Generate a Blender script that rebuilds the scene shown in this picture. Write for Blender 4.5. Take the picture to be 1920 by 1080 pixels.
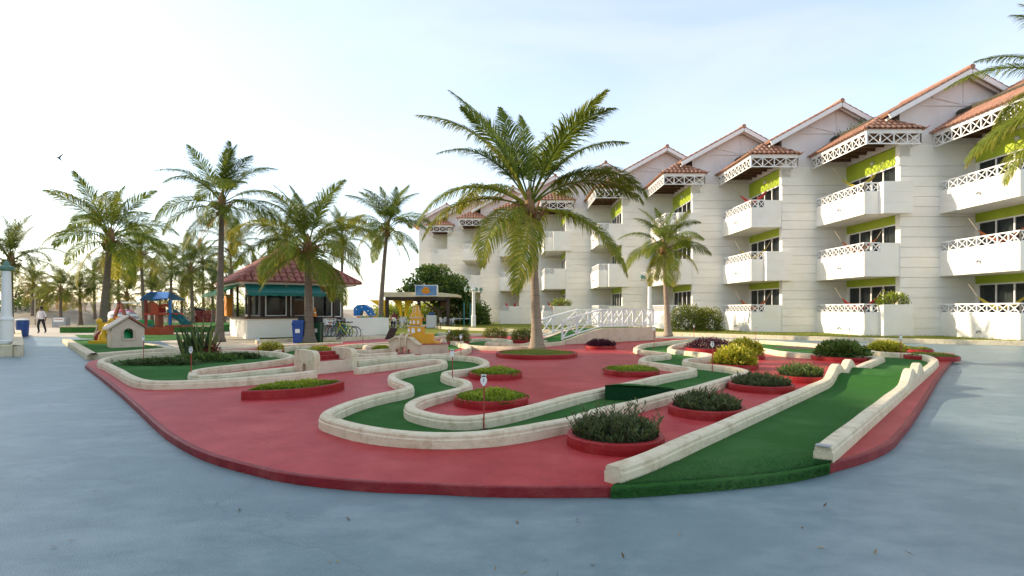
import bpy, math, random
from mathutils import Vector, Matrix
R = math.radians
for o in list(bpy.data.objects): bpy.data.objects.remove(o)
scene = bpy.context.scene
COL = scene.collection
# ---------------------------------------------------------------- camera
FPX, HZ, EYE = 1040.0, 579.0, 1.5          # focal length and horizon row in photo pixels, eye height
cam = bpy.data.cameras.new('camera'); camo = bpy.data.objects.new('camera', cam); COL.objects.link(camo)
camo.location = (0, 0, EYE); camo.rotation_euler = (R(90), 0, 0)
cam.sensor_width = 36; cam.lens = FPX / 1920 * 36; cam.shift_y = (HZ - 540) / 1920
cam.clip_start = .05; cam.clip_end = 3000
scene.camera = camo
# ---------------------------------------------------------------- sky and sun
SUN_EL, SUN_AZ = R(23), R(14)              # azimuth counted from -X towards +Y
sun_vec = Vector((-math.cos(SUN_AZ) * math.cos(SUN_EL), math.sin(SUN_AZ) * math.cos(SUN_EL), math.sin(SUN_EL)))
w = bpy.data.worlds.new('World'); scene.world = w; w.use_nodes = True
nt = w.node_tree; bg = nt.nodes['Background']
sky = nt.nodes.new('ShaderNodeTexSky'); sky.sky_type = 'NISHITA'; sky.sun_disc = False
sky.sun_elevation = SUN_EL; sky.sun_rotation = math.atan2(sun_vec.x, sun_vec.y)
sky.air_density = 1.0; sky.dust_density = .7; sky.ozone_density = 1.0
tc = nt.nodes.new('ShaderNodeTexCoord')
mp = nt.nodes.new('ShaderNodeMapping'); mp.inputs['Scale'].default_value = (1.0, 1.0, 3.2)
nz = nt.nodes.new('ShaderNodeTexNoise'); nz.inputs['Scale'].default_value = 2.1; nz.inputs['Detail'].default_value = 7; nz.inputs['Roughness'].default_value = .55; nz.inputs['Distortion'].default_value = .5
cr = nt.nodes.new('ShaderNodeValToRGB'); cr.color_ramp.elements[0].position = .36; cr.color_ramp.elements[1].position = .78
cr.color_ramp.elements[0].color = (.30, .30, .30, 1); cr.color_ramp.elements[1].color = (.74, .74, .74, 1)
mx = nt.nodes.new('ShaderNodeMixRGB'); mx.inputs[2].default_value = (2.75, 2.8, 2.78, 1)   # thin bright cloud veil
nt.links.new(tc.outputs['Generated'], mp.inputs[0]); nt.links.new(mp.outputs[0], nz.inputs['Vector'])
nt.links.new(nz.outputs['Fac'], cr.inputs[0]); nt.links.new(cr.outputs[0], mx.inputs[0])
nt.links.new(sky.outputs[0], mx.inputs[1]); nt.links.new(mx.outputs[0], bg.inputs[0])
bg.inputs[1].default_value = .135
sl = bpy.data.lights.new('sun', 'SUN'); sl.energy = 2.4; sl.angle = R(.6); sl.color = (1, .82, .60)
so = bpy.data.objects.new('sun', sl); COL.objects.link(so); so.rotation_euler = sun_vec.to_track_quat('Z', 'Y').to_euler()
so.location = (0, 0, 30)
vs = scene.view_settings; vs.view_transform = 'Standard'; vs.look = 'None'; vs.gamma = 1; vs.exposure = 1.5
# ---------------------------------------------------------------- helpers
def G(px, py, h=0.0):
    """photo pixel -> point at height h (things standing on a known level)"""
    Y = FPX * (EYE - h) / (py - HZ)
    return Vector(((px - 960) * Y / FPX, Y, h))
def GY(px, py, Y):
    """photo pixel -> point at known depth"""
    return Vector(((px - 960) * Y / FPX, Y, EYE + (HZ - py) * Y / FPX))
MATS = {}
def new_mat(name):
    m = bpy.data.materials.new(name); m.use_nodes = True
    MATS[name] = m
    return m, m.node_tree, m.node_tree.nodes['Principled BSDF']
def mat(name, c1, c2=None, rough=.7, scale=4.0, bump=.0, bscale=None, metal=0, spec=.5, detail=5, stain=None, stain_scale=1.2, coords='pos', stretch=(1, 1, 1), lo=.35, hi=.65, trans=0, rnd=0, gloss_var=0, crack=0, crack_scale=.6):
    m, t, p = new_mat(name); N = t.nodes; L = t.links
    p.inputs['Roughness'].default_value = rough; p.inputs['Metallic'].default_value = metal
    p.inputs['Specular IOR Level'].default_value = spec
    if c2 is None: c2 = tuple(x * .82 for x in c1)
    if coords == 'pos':
        g = N.new('ShaderNodeNewGeometry'); src = g.outputs['Position']
    else:
        g = N.new('ShaderNodeTexCoord'); src = g.outputs['Object']
    mpn = N.new('ShaderNodeMapping'); mpn.inputs['Scale'].default_value = stretch; L.new(src, mpn.inputs[0]); src = mpn.outputs[0]
    n1 = N.new('ShaderNodeTexNoise'); n1.inputs['Scale'].default_value = scale; n1.inputs['Detail'].default_value = detail; n1.inputs['Roughness'].default_value = .6
    L.new(src, n1.inputs['Vector'])
    r = N.new('ShaderNodeValToRGB'); r.color_ramp.elements[0].position = lo; r.color_ramp.elements[1].position = hi
    r.color_ramp.elements[0].color = (*c1, 1); r.color_ramp.elements[1].color = (*c2, 1)
    L.new(n1.outputs['Fac'], r.inputs[0]); out = r.outputs[0]
    if stain:
        n2 = N.new('ShaderNodeTexNoise'); n2.inputs['Scale'].default_value = stain_scale; n2.inputs['Detail'].default_value = 8; n2.inputs['Roughness'].default_value = .65
        L.new(src, n2.inputs['Vector'])
        r2 = N.new('ShaderNodeValToRGB'); r2.color_ramp.elements[0].position = .48; r2.color_ramp.elements[1].position = .72
        r2.color_ramp.elements[0].color = (0, 0, 0, 1); r2.color_ramp.elements[1].color = (1, 1, 1, 1)
        L.new(n2.outputs['Fac'], r2.inputs[0])
        mm = N.new('ShaderNodeMixRGB'); mm.inputs[2].default_value = (*stain, 1)
        L.new(r2.outputs[0], mm.inputs[0]); L.new(out, mm.inputs[1]); out = mm.outputs[0]
    if crack:
        nd = N.new('ShaderNodeTexNoise'); nd.inputs['Scale'].default_value = 1.7; nd.inputs['Detail'].default_value = 5; L.new(src, nd.inputs['Vector'])
        va = N.new('ShaderNodeVectorMath'); va.operation = 'MULTIPLY_ADD'; va.inputs[1].default_value = (.9,.9,.9); L.new(nd.outputs['Color'], va.inputs[0]); L.new(src, va.inputs[2])
        vo = N.new('ShaderNodeTexVoronoi'); vo.feature = 'DISTANCE_TO_EDGE'; vo.inputs['Scale'].default_value = crack_scale; L.new(va.outputs[0], vo.inputs['Vector'])
        rc = N.new('ShaderNodeValToRGB'); rc.color_ramp.elements[0].position = 0; rc.color_ramp.elements[1].position = .006; rc.color_ramp.elements[0].color = (crack,)*3 + (1,); rc.color_ramp.elements[1].color = (0,0,0,1)
        L.new(vo.outputs['Distance'], rc.inputs[0]); n5 = N.new('ShaderNodeTexNoise'); n5.inputs['Scale'].default_value = .8; L.new(src, n5.inputs['Vector'])
        mu = N.new('ShaderNodeMath'); mu.operation = 'MULTIPLY'; L.new(rc.outputs[0], mu.inputs[0]); L.new(n5.outputs['Fac'], mu.inputs[1])
        mc = N.new('ShaderNodeMixRGB'); mc.inputs[2].default_value = (*[x*.35 for x in c1], 1); L.new(mu.outputs[0], mc.inputs[0]); L.new(out, mc.inputs[1]); out = mc.outputs[0]
        sp = N.new('ShaderNodeTexNoise'); sp.inputs['Scale'].default_value = 26; sp.inputs['Detail'].default_value = 3; L.new(src, sp.inputs['Vector'])
        rs = N.new('ShaderNodeValToRGB'); rs.color_ramp.elements[0].position = .70; rs.color_ramp.elements[1].position = .78; rs.color_ramp.elements[0].color = (0,0,0,1); rs.color_ramp.elements[1].color = (.45,.45,.45,1); L.new(sp.outputs['Fac'], rs.inputs[0])
        mk = N.new('ShaderNodeMixRGB'); mk.inputs[2].default_value = (*[x*.55 for x in c1], 1); L.new(rs.outputs[0], mk.inputs[0]); L.new(out, mk.inputs[1]); out = mk.outputs[0]
    if rnd:
        oi = N.new('ShaderNodeObjectInfo'); hv = N.new('ShaderNodeHueSaturation')
        ma = N.new('ShaderNodeMath'); ma.operation = 'MULTIPLY_ADD'; ma.inputs[1].default_value = rnd; ma.inputs[2].default_value = 1 - rnd / 2
        L.new(oi.outputs['Random'], ma.inputs[0]); L.new(ma.outputs[0], hv.inputs['Value']); L.new(out, hv.inputs['Color']); out = hv.outputs[0]
    L.new(out, p.inputs['Base Color'])
    if gloss_var:
        mr = N.new('ShaderNodeMapRange'); mr.inputs['To Min'].default_value = rough - gloss_var; mr.inputs['To Max'].default_value = rough + gloss_var
        n3 = N.new('ShaderNodeTexNoise'); n3.inputs['Scale'].default_value = stain_scale; n3.inputs['Detail'].default_value = 6
        L.new(src, n3.inputs['Vector']); L.new(n3.outputs['Fac'], mr.inputs['Value']); L.new(mr.outputs[0], p.inputs['Roughness'])
    if bump:
        n4 = N.new('ShaderNodeTexNoise'); n4.inputs['Scale'].default_value = bscale or scale * 6; n4.inputs['Detail'].default_value = 4
        L.new(src, n4.inputs['Vector'])
        b = N.new('ShaderNodeBump'); b.inputs['Strength'].default_value = bump; b.inputs['Distance'].default_value = .02
        L.new(n4.outputs['Fac'], b.inputs['Height']); L.new(b.outputs[0], p.inputs['Normal'])
    if trans:
        ts = N.new('ShaderNodeBsdfTranslucent'); mixs = N.new('ShaderNodeMixShader'); mixs.inputs[0].default_value = trans
        L.new(out, ts.inputs[0]); L.new(p.outputs[0], mixs.inputs[1]); L.new(ts.outputs[0], mixs.inputs[2])
        L.new(mixs.outputs[0], N['Material Output'].inputs['Surface'])
    return m
def leaf_mat(name, ca, cb, cc=None, trans=.3, rough=.45, rnd=.0, spec=.35):
    """leaf colour runs ca->cb(->cc) with the per-leaf value 'v'"""
    m, t, p = new_mat(name); N = t.nodes; L = t.links
    a = N.new('ShaderNodeAttribute'); a.attribute_name = 'v'
    fac = a.outputs['Fac']
    if rnd:
        oi = N.new('ShaderNodeObjectInfo'); ma = N.new('ShaderNodeMath'); ma.operation = 'MULTIPLY_ADD'; ma.inputs[1].default_value = rnd
        L.new(oi.outputs['Random'], ma.inputs[0]); L.new(fac, ma.inputs[2]); 
        mb = N.new('ShaderNodeMath'); mb.operation = 'SUBTRACT'; mb.inputs[1].default_value = rnd / 2; L.new(ma.outputs[0], mb.inputs[0]); fac = mb.outputs[0]
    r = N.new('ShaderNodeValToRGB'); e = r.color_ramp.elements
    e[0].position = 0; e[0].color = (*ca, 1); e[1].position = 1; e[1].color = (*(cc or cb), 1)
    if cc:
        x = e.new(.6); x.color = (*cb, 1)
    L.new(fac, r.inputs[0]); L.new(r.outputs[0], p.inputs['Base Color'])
    p.inputs['Roughness'].default_value = rough; p.inputs['Specular IOR Level'].default_value = spec
    ts = N.new('ShaderNodeBsdfTranslucent'); mixs = N.new('ShaderNodeMixShader'); mixs.inputs[0].default_value = trans
    hs = N.new('ShaderNodeHueSaturation'); hs.inputs['Hue'].default_value = .48; hs.inputs['Value'].default_value = 1.5
    L.new(r.outputs[0], hs.inputs['Color']); L.new(hs.outputs[0], ts.inputs[0])
    L.new(p.outputs[0], mixs.inputs[1]); L.new(ts.outputs[0], mixs.inputs[2]); L.new(mixs.outputs[0], N['Material Output'].inputs['Surface'])
    return m
class MB:
    def __init__(s): s.v = []; s.f = []; s.a = []; s.mi = []
    def add(s, vs, fs, val=0.5, mi=0):
        k = len(s.v); s.v += [tuple(v) for v in vs]; s.f += [tuple(i + k for i in f) for f in fs]
        s.a += [val] * len(vs); s.mi += [mi] * len(fs); return s
    def box(s, x0, x1, y0, y1, z0, z1, mi=0):
        return s.add([(x0,y0,z0),(x1,y0,z0),(x1,y1,z0),(x0,y1,z0),(x0,y0,z1),(x1,y0,z1),(x1,y1,z1),(x0,y1,z1)],
                     [(3,2,1,0),(4,5,6,7),(0,1,5,4),(1,2,6,5),(2,3,7,6),(3,0,4,7)], .5, mi)
    def obox(s, c, ux, uy, uz, mi=0):
        c = Vector(c); ux = Vector(ux); uy = Vector(uy); uz = Vector(uz)
        vs = [c + a*ux + b*uy + d*uz for d in (-1, 1) for a, b in ((-1,-1),(1,-1),(1,1),(-1,1))]
        return s.add(vs, [(3,2,1,0),(4,5,6,7),(0,1,5,4),(1,2,6,5),(2,3,7,6),(3,0,4,7)], .5, mi)
    def bar(s, p, q, w=.05, h=None, up=(0,0,1), mi=0):
        p = Vector(p); q = Vector(q); d = (q - p); l = d.length
        if l < 1e-6: return s
        d /= l; up = Vector(up)
        if abs(d.dot(up)) > .98: up = Vector((1, 0, 0))
        sd = d.cross(up).normalized(); u = sd.cross(d)
        return s.obox((p + q) / 2, d * l / 2, sd * w / 2, u * (h or w) / 2, mi)
    def tube(s, pts, rad, n=8, cap=True, val=.5, mi=0):
        pts = [Vector(p) for p in pts]; m = len(pts)
        if not hasattr(rad, '__len__'): rad = [rad] * m
        vs = []; ref = None
        for i, p in enumerate(pts):
            d = (pts[min(i+1, m-1)] - pts[max(i-1, 0)]).normalized()
            if ref is None: ref = d.orthogonal().normalized()
            ref = (ref - d * ref.dot(d)).normalized(); b = d.cross(ref)
            for k in range(n):
                a = 2 * math.pi * k / n; vs.append(p + (ref * math.cos(a) + b * math.sin(a)) * rad[i])
        fs = [(i*n+k, i*n+(k+1)%n, (i+1)*n+(k+1)%n, (i+1)*n+k) for i in range(m-1) for k in range(n)]
        if cap: fs += [tuple(range(n-1, -1, -1)), tuple((m-1)*n + k for k in range(n))]
        return s.add(vs, fs, val, mi)
    def lathe(s, prof, c=(0,0,0), n=20, mi=0, sx=1, sy=1):
        c = Vector(c); m = len(prof)
        vs = [c + Vector((r*math.cos(2*math.pi*k/n)*sx, r*math.sin(2*math.pi*k/n)*sy, z)) for r, z in prof for k in range(n)]
        fs = [(i*n+k, i*n+(k+1)%n, (i+1)*n+(k+1)%n, (i+1)*n+k) for i in range(m-1) for k in range(n)]
        fs += [tuple(range(n-1, -1, -1)), tuple((m-1)*n + k for k in range(n))]
        return s.add(vs, fs, .5, mi)
    def prism(s, poly, z0, z1, mi=0, mside=None):
        n = len(poly); ar = sum(poly[i][0]*poly[(i+1)%n][1]-poly[(i+1)%n][0]*poly[i][1] for i in range(n))
        if ar < 0: poly = poly[::-1]
        vs = [(p[0], p[1], z0) for p in poly] + [(p[0], p[1], z1) for p in poly]
        s.add(vs, [tuple(range(n, 2*n))], .5, mi)
        k = len(s.v) - 2*n
        s.f += [(k+i, k+(i+1)%n, k+n+(i+1)%n, k+n+i) for i in range(n)]; s.mi += [mi if mside is None else mside] * n
        return s
    def extrude(s, poly, d, mi=0):
        """poly: 3D points, extruded by vector d"""
        n = len(poly); d = Vector(d); poly = [Vector(p) for p in poly]
        return s.add(poly + [p + d for p in poly], [tuple(range(n-1,-1,-1)), tuple(range(n, 2*n))] + [(i, (i+1)%n, n+(i+1)%n, n+i) for i in range(n)], .5, mi)
    def ball(s, c, r, n=10, m=7, mi=0, sq=(1,1,1), val=.5):
        c = Vector(c); vs = []; 
        for i in range(m+1):
            t = math.pi * i / m
            for k in range(n):
                a = 2*math.pi*k/n; vs.append(c + Vector((math.sin(t)*math.cos(a)*sq[0], math.sin(t)*math.sin(a)*sq[1], -math.cos(t)*sq[2])) * r)
        return s.add(vs, [(i*n+k, i*n+(k+1)%n, (i+1)*n+(k+1)%n, (i+1)*n+k) for i in range(m) for k in range(n)], val, mi)
    def mesh(s, name, mats, smooth=False, off=None):
        me = bpy.data.meshes.new(name)
        vs = s.v if off is None else [(a-off[0], b-off[1], c-off[2]) for a, b, c in s.v]
        me.from_pydata(vs, [], s.f)
        if not isinstance(mats, (list, tuple)): mats = [mats]
        for m in mats: me.materials.append(MATS[m] if isinstance(m, str) else m)
        if len(mats) > 1: me.polygons.foreach_set('material_index', s.mi)
        if smooth: me.polygons.foreach_set('use_smooth', [True] * len(s.f))
        at = me.attributes.new('v', 'FLOAT', 'POINT'); at.data.foreach_set('value', s.a)
        me.update(); return me
    def build(s, name, mats, parent=None, smooth=False):
        off = ROOT.get(parent.name) if parent else None
        o = bpy.data.objects.new(name, s.mesh(name, mats, smooth, off)); COL.objects.link(o)
        if parent: o.parent = parent; ROOT[o.name] = off
        return o
ROOT = {}
def tag(o, label, cat, group=None):
    o['label'] = label; o['category'] = cat
    if group: o['group'] = group
    return o
def thing(name, loc, label, cat, group=None):
    o = bpy.data.objects.new(name, None); COL.objects.link(o); o.location = loc; o.empty_display_size = .2
    ROOT[o.name] = tuple(loc); return tag(o, label, cat, group)
def struct(o): o['kind'] = 'structure'; return o
def place(me, name, parent, M):
    o = bpy.data.objects.new(name, me); COL.objects.link(o); o.parent = parent; o.matrix_local = M; return o
def rot_z(a): return Matrix.Rotation(a, 4, 'Z')
def smooth_path(pts, step=.12, closed=False):
    pts = [Vector(p) for p in pts]; n = len(pts); out = []
    rng = range(n if closed else n - 1)
    for i in rng:
        p0 = pts[(i-1) % n] if closed or i > 0 else pts[0]; p1 = pts[i]; p2 = pts[(i+1) % n]
        p3 = pts[(i+2) % n] if closed or i+2 < n else pts[-1]
        k = max(2, int((p2-p1).length / step))
        for j in range(k):
            t = j / k
            out.append(.5*((2*p1)+(p2-p0)*t+(2*p0-5*p1+4*p2-p3)*t*t+(3*p1-p0-3*p2+p3)*t**3))
    if not closed: out.append(pts[-1])
    return out
def sweep(mb, path, prof, zfun=None, mi=0):
    """profile (offset to the left, height) swept along a plan path"""
    n = len(prof); m = len(path); vs = []
    for i, p in enumerate(path):
        d = path[min(i+1, m-1)] - path[max(i-1, 0)]; d.z = 0; d.normalize(); nrm = Vector((-d.y, d.x, 0))
        zz = zfun(p, i) if zfun else 0
        for a, h in prof: vs.append((p.x + nrm.x*a, p.y + nrm.y*a, p.z + h + (zz if h > .02 else 0)))
    fs = [(i*n+k, (i+1)*n+k, (i+1)*n+k+1, i*n+k+1) for i in range(m-1) for k in range(n-1)]
    fs += [tuple(range(n)), tuple((m-1)*n + k for k in range(n-1, -1, -1))]
    mb.add(vs, fs, .5, mi)
rng = random.Random(7)
def leaf(mb, p, d, up, L, W, val, fold=.0):
    """a pointed leaf: 4 points, 2 triangles"""
    d = Vector(d).normalized(); sd = d.cross(Vector(up))
    if sd.length < 1e-4: sd = d.orthogonal()
    sd.normalize(); p = Vector(p); nrm = sd.cross(d)
    k = len(mb.v); m = p + d * L * .45 - nrm * fold * W
    mb.v += [tuple(p), tuple(m + sd * W / 2), tuple(p + d * L), tuple(m - sd * W / 2)]
    mb.f += [(k, k+1, k+2), (k, k+2, k+3)]; mb.a += [val] * 4; mb.mi += [0, 0]
def rvec(r=rng):
    while True:
        v = Vector((r.uniform(-1,1), r.uniform(-1,1), r.uniform(-1,1)))
        if .05 < v.length < 1: return v.normalized()
# ---------------------------------------------------------------- materials
mat('blue_paint', (.140,.208,.226), (.200,.275,.288), rough=.40, spec=.32, scale=3.2, detail=12, bump=.45, bscale=80, stain=(.275,.34,.35), stain_scale=.8, stretch=(.75,1.25,1), gloss_var=.07, lo=.2, hi=.8, crack=.4, crack_scale=.22)
mat('beige_paving', (.42,.37,.29), (.50,.45,.37), rough=.8, scale=1.5, bump=.2)
mat('sand', (.27,.225,.165), (.36,.305,.23), rough=.95, scale=.6, bump=.6, bscale=5, stain=(.20,.17,.12), stain_scale=.4)
mat('red_paint', (.36,.022,.026), (.45,.037,.038), rough=.45, spec=.2, scale=3.5, detail=12, bump=.45, bscale=80, stain=(.57,.10,.092), stain_scale=.55, gloss_var=.12, lo=.3, hi=.7, crack=.45, crack_scale=.35)
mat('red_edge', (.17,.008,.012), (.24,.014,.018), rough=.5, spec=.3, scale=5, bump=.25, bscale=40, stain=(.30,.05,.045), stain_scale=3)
mat('planter_red', (.26,.010,.012), (.33,.016,.016), rough=.5, spec=.3, scale=5, bump=.25, bscale=35, stain=(.38,.05,.04), stain_scale=3)
mat('turf', (.040,.145,.030), (.060,.19,.042), rough=.95, scale=45, detail=8, bump=1.0, bscale=240, stain=(.10,.235,.07), stain_scale=.7, spec=.1)
mat('turf_dark', (.008,.045,.016), (.012,.06,.02), rough=.95, scale=40, bump=.6, bscale=200, spec=.1)
mat('kerb_concrete', (.66,.56,.385), (.74,.655,.47), rough=.85, scale=2.2, bump=.45, bscale=38, stain=(.50,.395,.24), stain_scale=6, lo=.3, hi=.7)
mat('cream_wall', (.60,.50,.36), (.66,.56,.42), rough=.8, scale=2, bump=.2, stain=(.48,.38,.26), stain_scale=3)
mat('lawn', (.12,.165,.022), (.22,.24,.04), rough=.95, scale=3, bump=.9, bscale=50, stain=(.22,.20,.06), stain_scale=1.6, spec=.1)
mat('white_wall', (.86,.825,.745), (.88,.855,.79), rough=.75, scale=1.2, bump=.08, bscale=30, stain=(.83,.785,.69), stain_scale=1.1)
mat('white_paint', (.80,.79,.76), (.84,.83,.81), rough=.5, scale=3)
mat('white_plastic', (.78,.78,.78), (.82,.82,.82), rough=.35, scale=2)
mat('gable_wall', (.76,.71,.68), (.80,.76,.73), rough=.8, scale=1, bump=.08, stain=(.70,.64,.60), stain_scale=.8)
mat('green_wall', (.35,.46,.02), (.40,.52,.028), rough=.6, scale=2)
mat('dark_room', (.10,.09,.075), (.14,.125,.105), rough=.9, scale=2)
mat('curtain', (.42,.42,.39), (.52,.52,.49), rough=.9, scale=3)
mat('brown_wood', (.10,.05,.025), (.15,.075,.04), rough=.7, scale=6, stretch=(1,6,1))
mat('dark_wood', (.035,.02,.013), (.05,.03,.02), rough=.6, scale=6)
mat('tile', (.34,.165,.105), (.42,.225,.15), rough=.8, scale=2.5, bump=.3, bscale=25, stain=(.24,.14,.095), stain_scale=1.6, rnd=.35)
mat('tile_dark', (.44,.17,.11), (.50,.21,.14), rough=.8, scale=2.5, stain=(.16,.11,.08), stain_scale=2.2, bump=.3, rnd=.3)
mat('kiosk_tile', (.30,.095,.070), (.38,.135,.10), rough=.75, scale=2.5, bump=.3, bscale=25, stain=(.20,.075,.055), stain_scale=1.5)
mat('moss', (.05,.045,.03), (.09,.08,.05), rough=1, scale=8, bump=.6)
mat('awning', (.005,.14,.125), (.008,.18,.155), rough=.6, scale=2, trans=.15)
mat('awning_green', (.005,.18,.08), (.008,.22,.10), rough=.6, scale=2, trans=.15)
mat('trunk', (.29,.22,.155), (.40,.315,.23), rough=.95, scale=1.6, bump=.9, bscale=4, stretch=(.7,.7,8), stain=(.17,.125,.085), stain_scale=1.6, lo=.3, hi=.7)
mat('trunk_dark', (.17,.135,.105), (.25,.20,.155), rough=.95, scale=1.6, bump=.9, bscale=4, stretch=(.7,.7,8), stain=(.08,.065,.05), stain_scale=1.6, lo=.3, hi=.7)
mat('coconut', (.12,.11,.03), (.20,.13,.04), rough=.6, scale=4)
mat('husk', (.20,.11,.045), (.30,.18,.08), rough=.95, scale=6, bump=.4)
mat('yellow', (.62,.36,.01), (.70,.42,.015), rough=.4, scale=2)
mat('castle_yellow', (.70,.34,.012), (.76,.40,.02), rough=.65, scale=3, bump=.1, stain=(.60,.27,.02), stain_scale=3)
mat('yellow_cloth', (.72,.46,.02), (.78,.52,.03), rough=.8, scale=2, trans=.35)
mat('toy_red', (.42,.055,.025), (.48,.075,.035), rough=.4, scale=2)
mat('toy_brown', (.28,.075,.035), (.34,.10,.045), rough=.5, scale=2)
mat('toy_blue', (.01,.15,.45), (.015,.18,.52), rough=.4, scale=2)
mat('toy_teal', (.012,.14,.16), (.02,.18,.19), rough=.4, scale=2)
mat('toy_green', (.02,.30,.10), (.03,.38,.13), rough=.4, scale=2)
mat('toy_pink', (.62,.06,.17), (.70,.09,.22), rough=.4, scale=2)
mat('maroon', (.20,.025,.03), (.25,.035,.04), rough=.4, scale=2)
mat('house_cream', (.56,.44,.34), (.62,.50,.39), rough=.55, scale=2, bump=.1, stain=(.47,.36,.27), stain_scale=4)
mat('orange', (.75,.24,.01), (.80,.28,.015), rough=.5, scale=2)
mat('bin_blue', (.012,.055,.26), (.016,.07,.31), rough=.35, scale=2)
mat('bin_green', (.01,.06,.03), (.014,.08,.04), rough=.35, scale=2)
mat('black_plastic', (.012,.012,.013), (.02,.02,.021), rough=.45, scale=3)
mat('rubber', (.012,.012,.012), (.02,.02,.02), rough=.8, scale=3)
mat('steel', (.5,.5,.5), (.6,.6,.6), rough=.3, metal=.9, scale=3)
mat('bike_yellow', (.55,.62,.02), (.6,.68,.03), rough=.3, scale=2)
mat('bike_green', (.01,.30,.07), (.015,.35,.09), rough=.3, scale=2)
mat('bike_red', (.55,.04,.015), (.6,.05,.02), rough=.3, scale=2)
mat('bike_blue', (.02,.10,.30), (.03,.12,.35), rough=.3, scale=2)
mat('bike_black', (.02,.02,.025), (.03,.03,.035), rough=.3, scale=2)
mat('pole_red', (.30,.03,.02), (.36,.045,.03), rough=.5, scale=9)
mat('black_ink', (.01,.01,.01), (.015,.015,.015), rough=.6)
mat('lamp_green', (.10,.20,.15), (.13,.25,.18), rough=.5, scale=4)
mat('frosted', (.72,.72,.66), (.76,.76,.70), rough=.3, scale=4, trans=.3)
mat('sign_blue', (.08,.20,.42), (.22,.36,.55), rough=.5, scale=1.6, lo=.4, hi=.6)
mat('grey_metal', (.30,.31,.32), (.36,.37,.38), rough=.5, scale=3)
mat('skin', (.16,.08,.05), (.19,.10,.065), rough=.6, scale=8)
mat('shirt', (.70,.66,.70), (.76,.73,.77), rough=.9, scale=8)
mat('trousers', (.012,.014,.022), (.02,.022,.032), rough=.9, scale=8)
mat('hair', (.01,.009,.008), (.015,.013,.012), rough=.8, scale=8)
mat('soil', (.06,.04,.025), (.10,.07,.045), rough=1, scale=12, bump=.6)
mat('hammock_red', (.50,.04,.04), (.60,.10,.08), rough=.9, scale=9, stretch=(1,1,4))
mat('hammock_yellow', (.60,.42,.06), (.40,.38,.05), rough=.9, scale=9, stretch=(1,4,1))
mat('hammock_orange', (.55,.16,.04), (.42,.10,.05), rough=.9, scale=9, stretch=(1,4,1))
mat('rope', (.40,.34,.24), (.46,.40,.30), rough=.9)
mat('bird_brown', (.06,.045,.035), (.09,.07,.05), rough=.8)
m, t, p = new_mat('glass'); p.inputs['Base Color'].default_value = (.02,.022,.024,1); p.inputs['Roughness'].default_value = .06; p.inputs['Specular IOR Level'].default_value = .6
tr = t.nodes.new('ShaderNodeBsdfTransparent'); ms = t.nodes.new('ShaderNodeMixShader'); ms.inputs[0].default_value = .30; tr.inputs[0].default_value = (.72,.76,.76,1)
t.links.new(tr.outputs[0], ms.inputs[1]); t.links.new(p.outputs[0], ms.inputs[2]); t.links.new(ms.outputs[0], t.nodes['Material Output'].inputs['Surface'])
leaf_mat('palm_leaf', (.062,.105,.013), (.15,.20,.024), (.46,.40,.055), trans=.36, rnd=.4, spec=.12, rough=.6)
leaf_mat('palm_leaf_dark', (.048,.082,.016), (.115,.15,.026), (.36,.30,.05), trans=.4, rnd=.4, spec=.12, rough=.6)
leaf_mat('palm_dry', (.10,.06,.025), (.30,.20,.07), (.42,.32,.13), trans=.25, rnd=.4)
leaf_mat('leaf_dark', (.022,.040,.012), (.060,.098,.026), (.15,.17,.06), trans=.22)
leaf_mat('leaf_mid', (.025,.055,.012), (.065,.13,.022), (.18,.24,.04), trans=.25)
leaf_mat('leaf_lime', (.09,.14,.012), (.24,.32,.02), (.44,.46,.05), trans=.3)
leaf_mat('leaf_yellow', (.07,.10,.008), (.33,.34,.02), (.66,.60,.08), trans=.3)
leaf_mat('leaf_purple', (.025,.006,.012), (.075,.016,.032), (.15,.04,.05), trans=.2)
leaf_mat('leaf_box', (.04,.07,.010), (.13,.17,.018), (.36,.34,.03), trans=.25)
leaf_mat('grass_blade', (.09,.14,.018), (.19,.23,.035), (.32,.30,.07), trans=.3)
leaf_mat('turf_blade', (.010,.055,.018), (.02,.085,.026), (.03,.11,.035), trans=.1)
leaf_mat('snake_leaf', (.02,.045,.02), (.05,.09,.03), (.26,.26,.07), trans=.1)
leaf_mat('croton', (.10,.012,.015), (.20,.03,.02), (.16,.12,.02), trans=.2)
# ---------------------------------------------------------------- ground
def sheet(name, poly, z, m, n=1):
    mb = MB(); k = len(poly); mb.add([(p[0], p[1], z) for p in poly], [tuple(range(k))]); o = mb.build(name, m); return struct(o)
def rect(x0, x1, y0, y1): return [(x0,y0),(x1,y0),(x1,y1),(x0,y1)]
sheet('ground', rect(-900, 900, -300, 1500), -.03, 'sand')
sheet('path', rect(-60, 60, -30, 29.5), 0, 'blue_paint')
sheet('pavement', rect(-70, -4, 29.5, 44), -.004, 'beige_paving')
sheet('walkway', rect(-4, 26, 29.5, 33), -.004, 'beige_paving')
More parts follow.
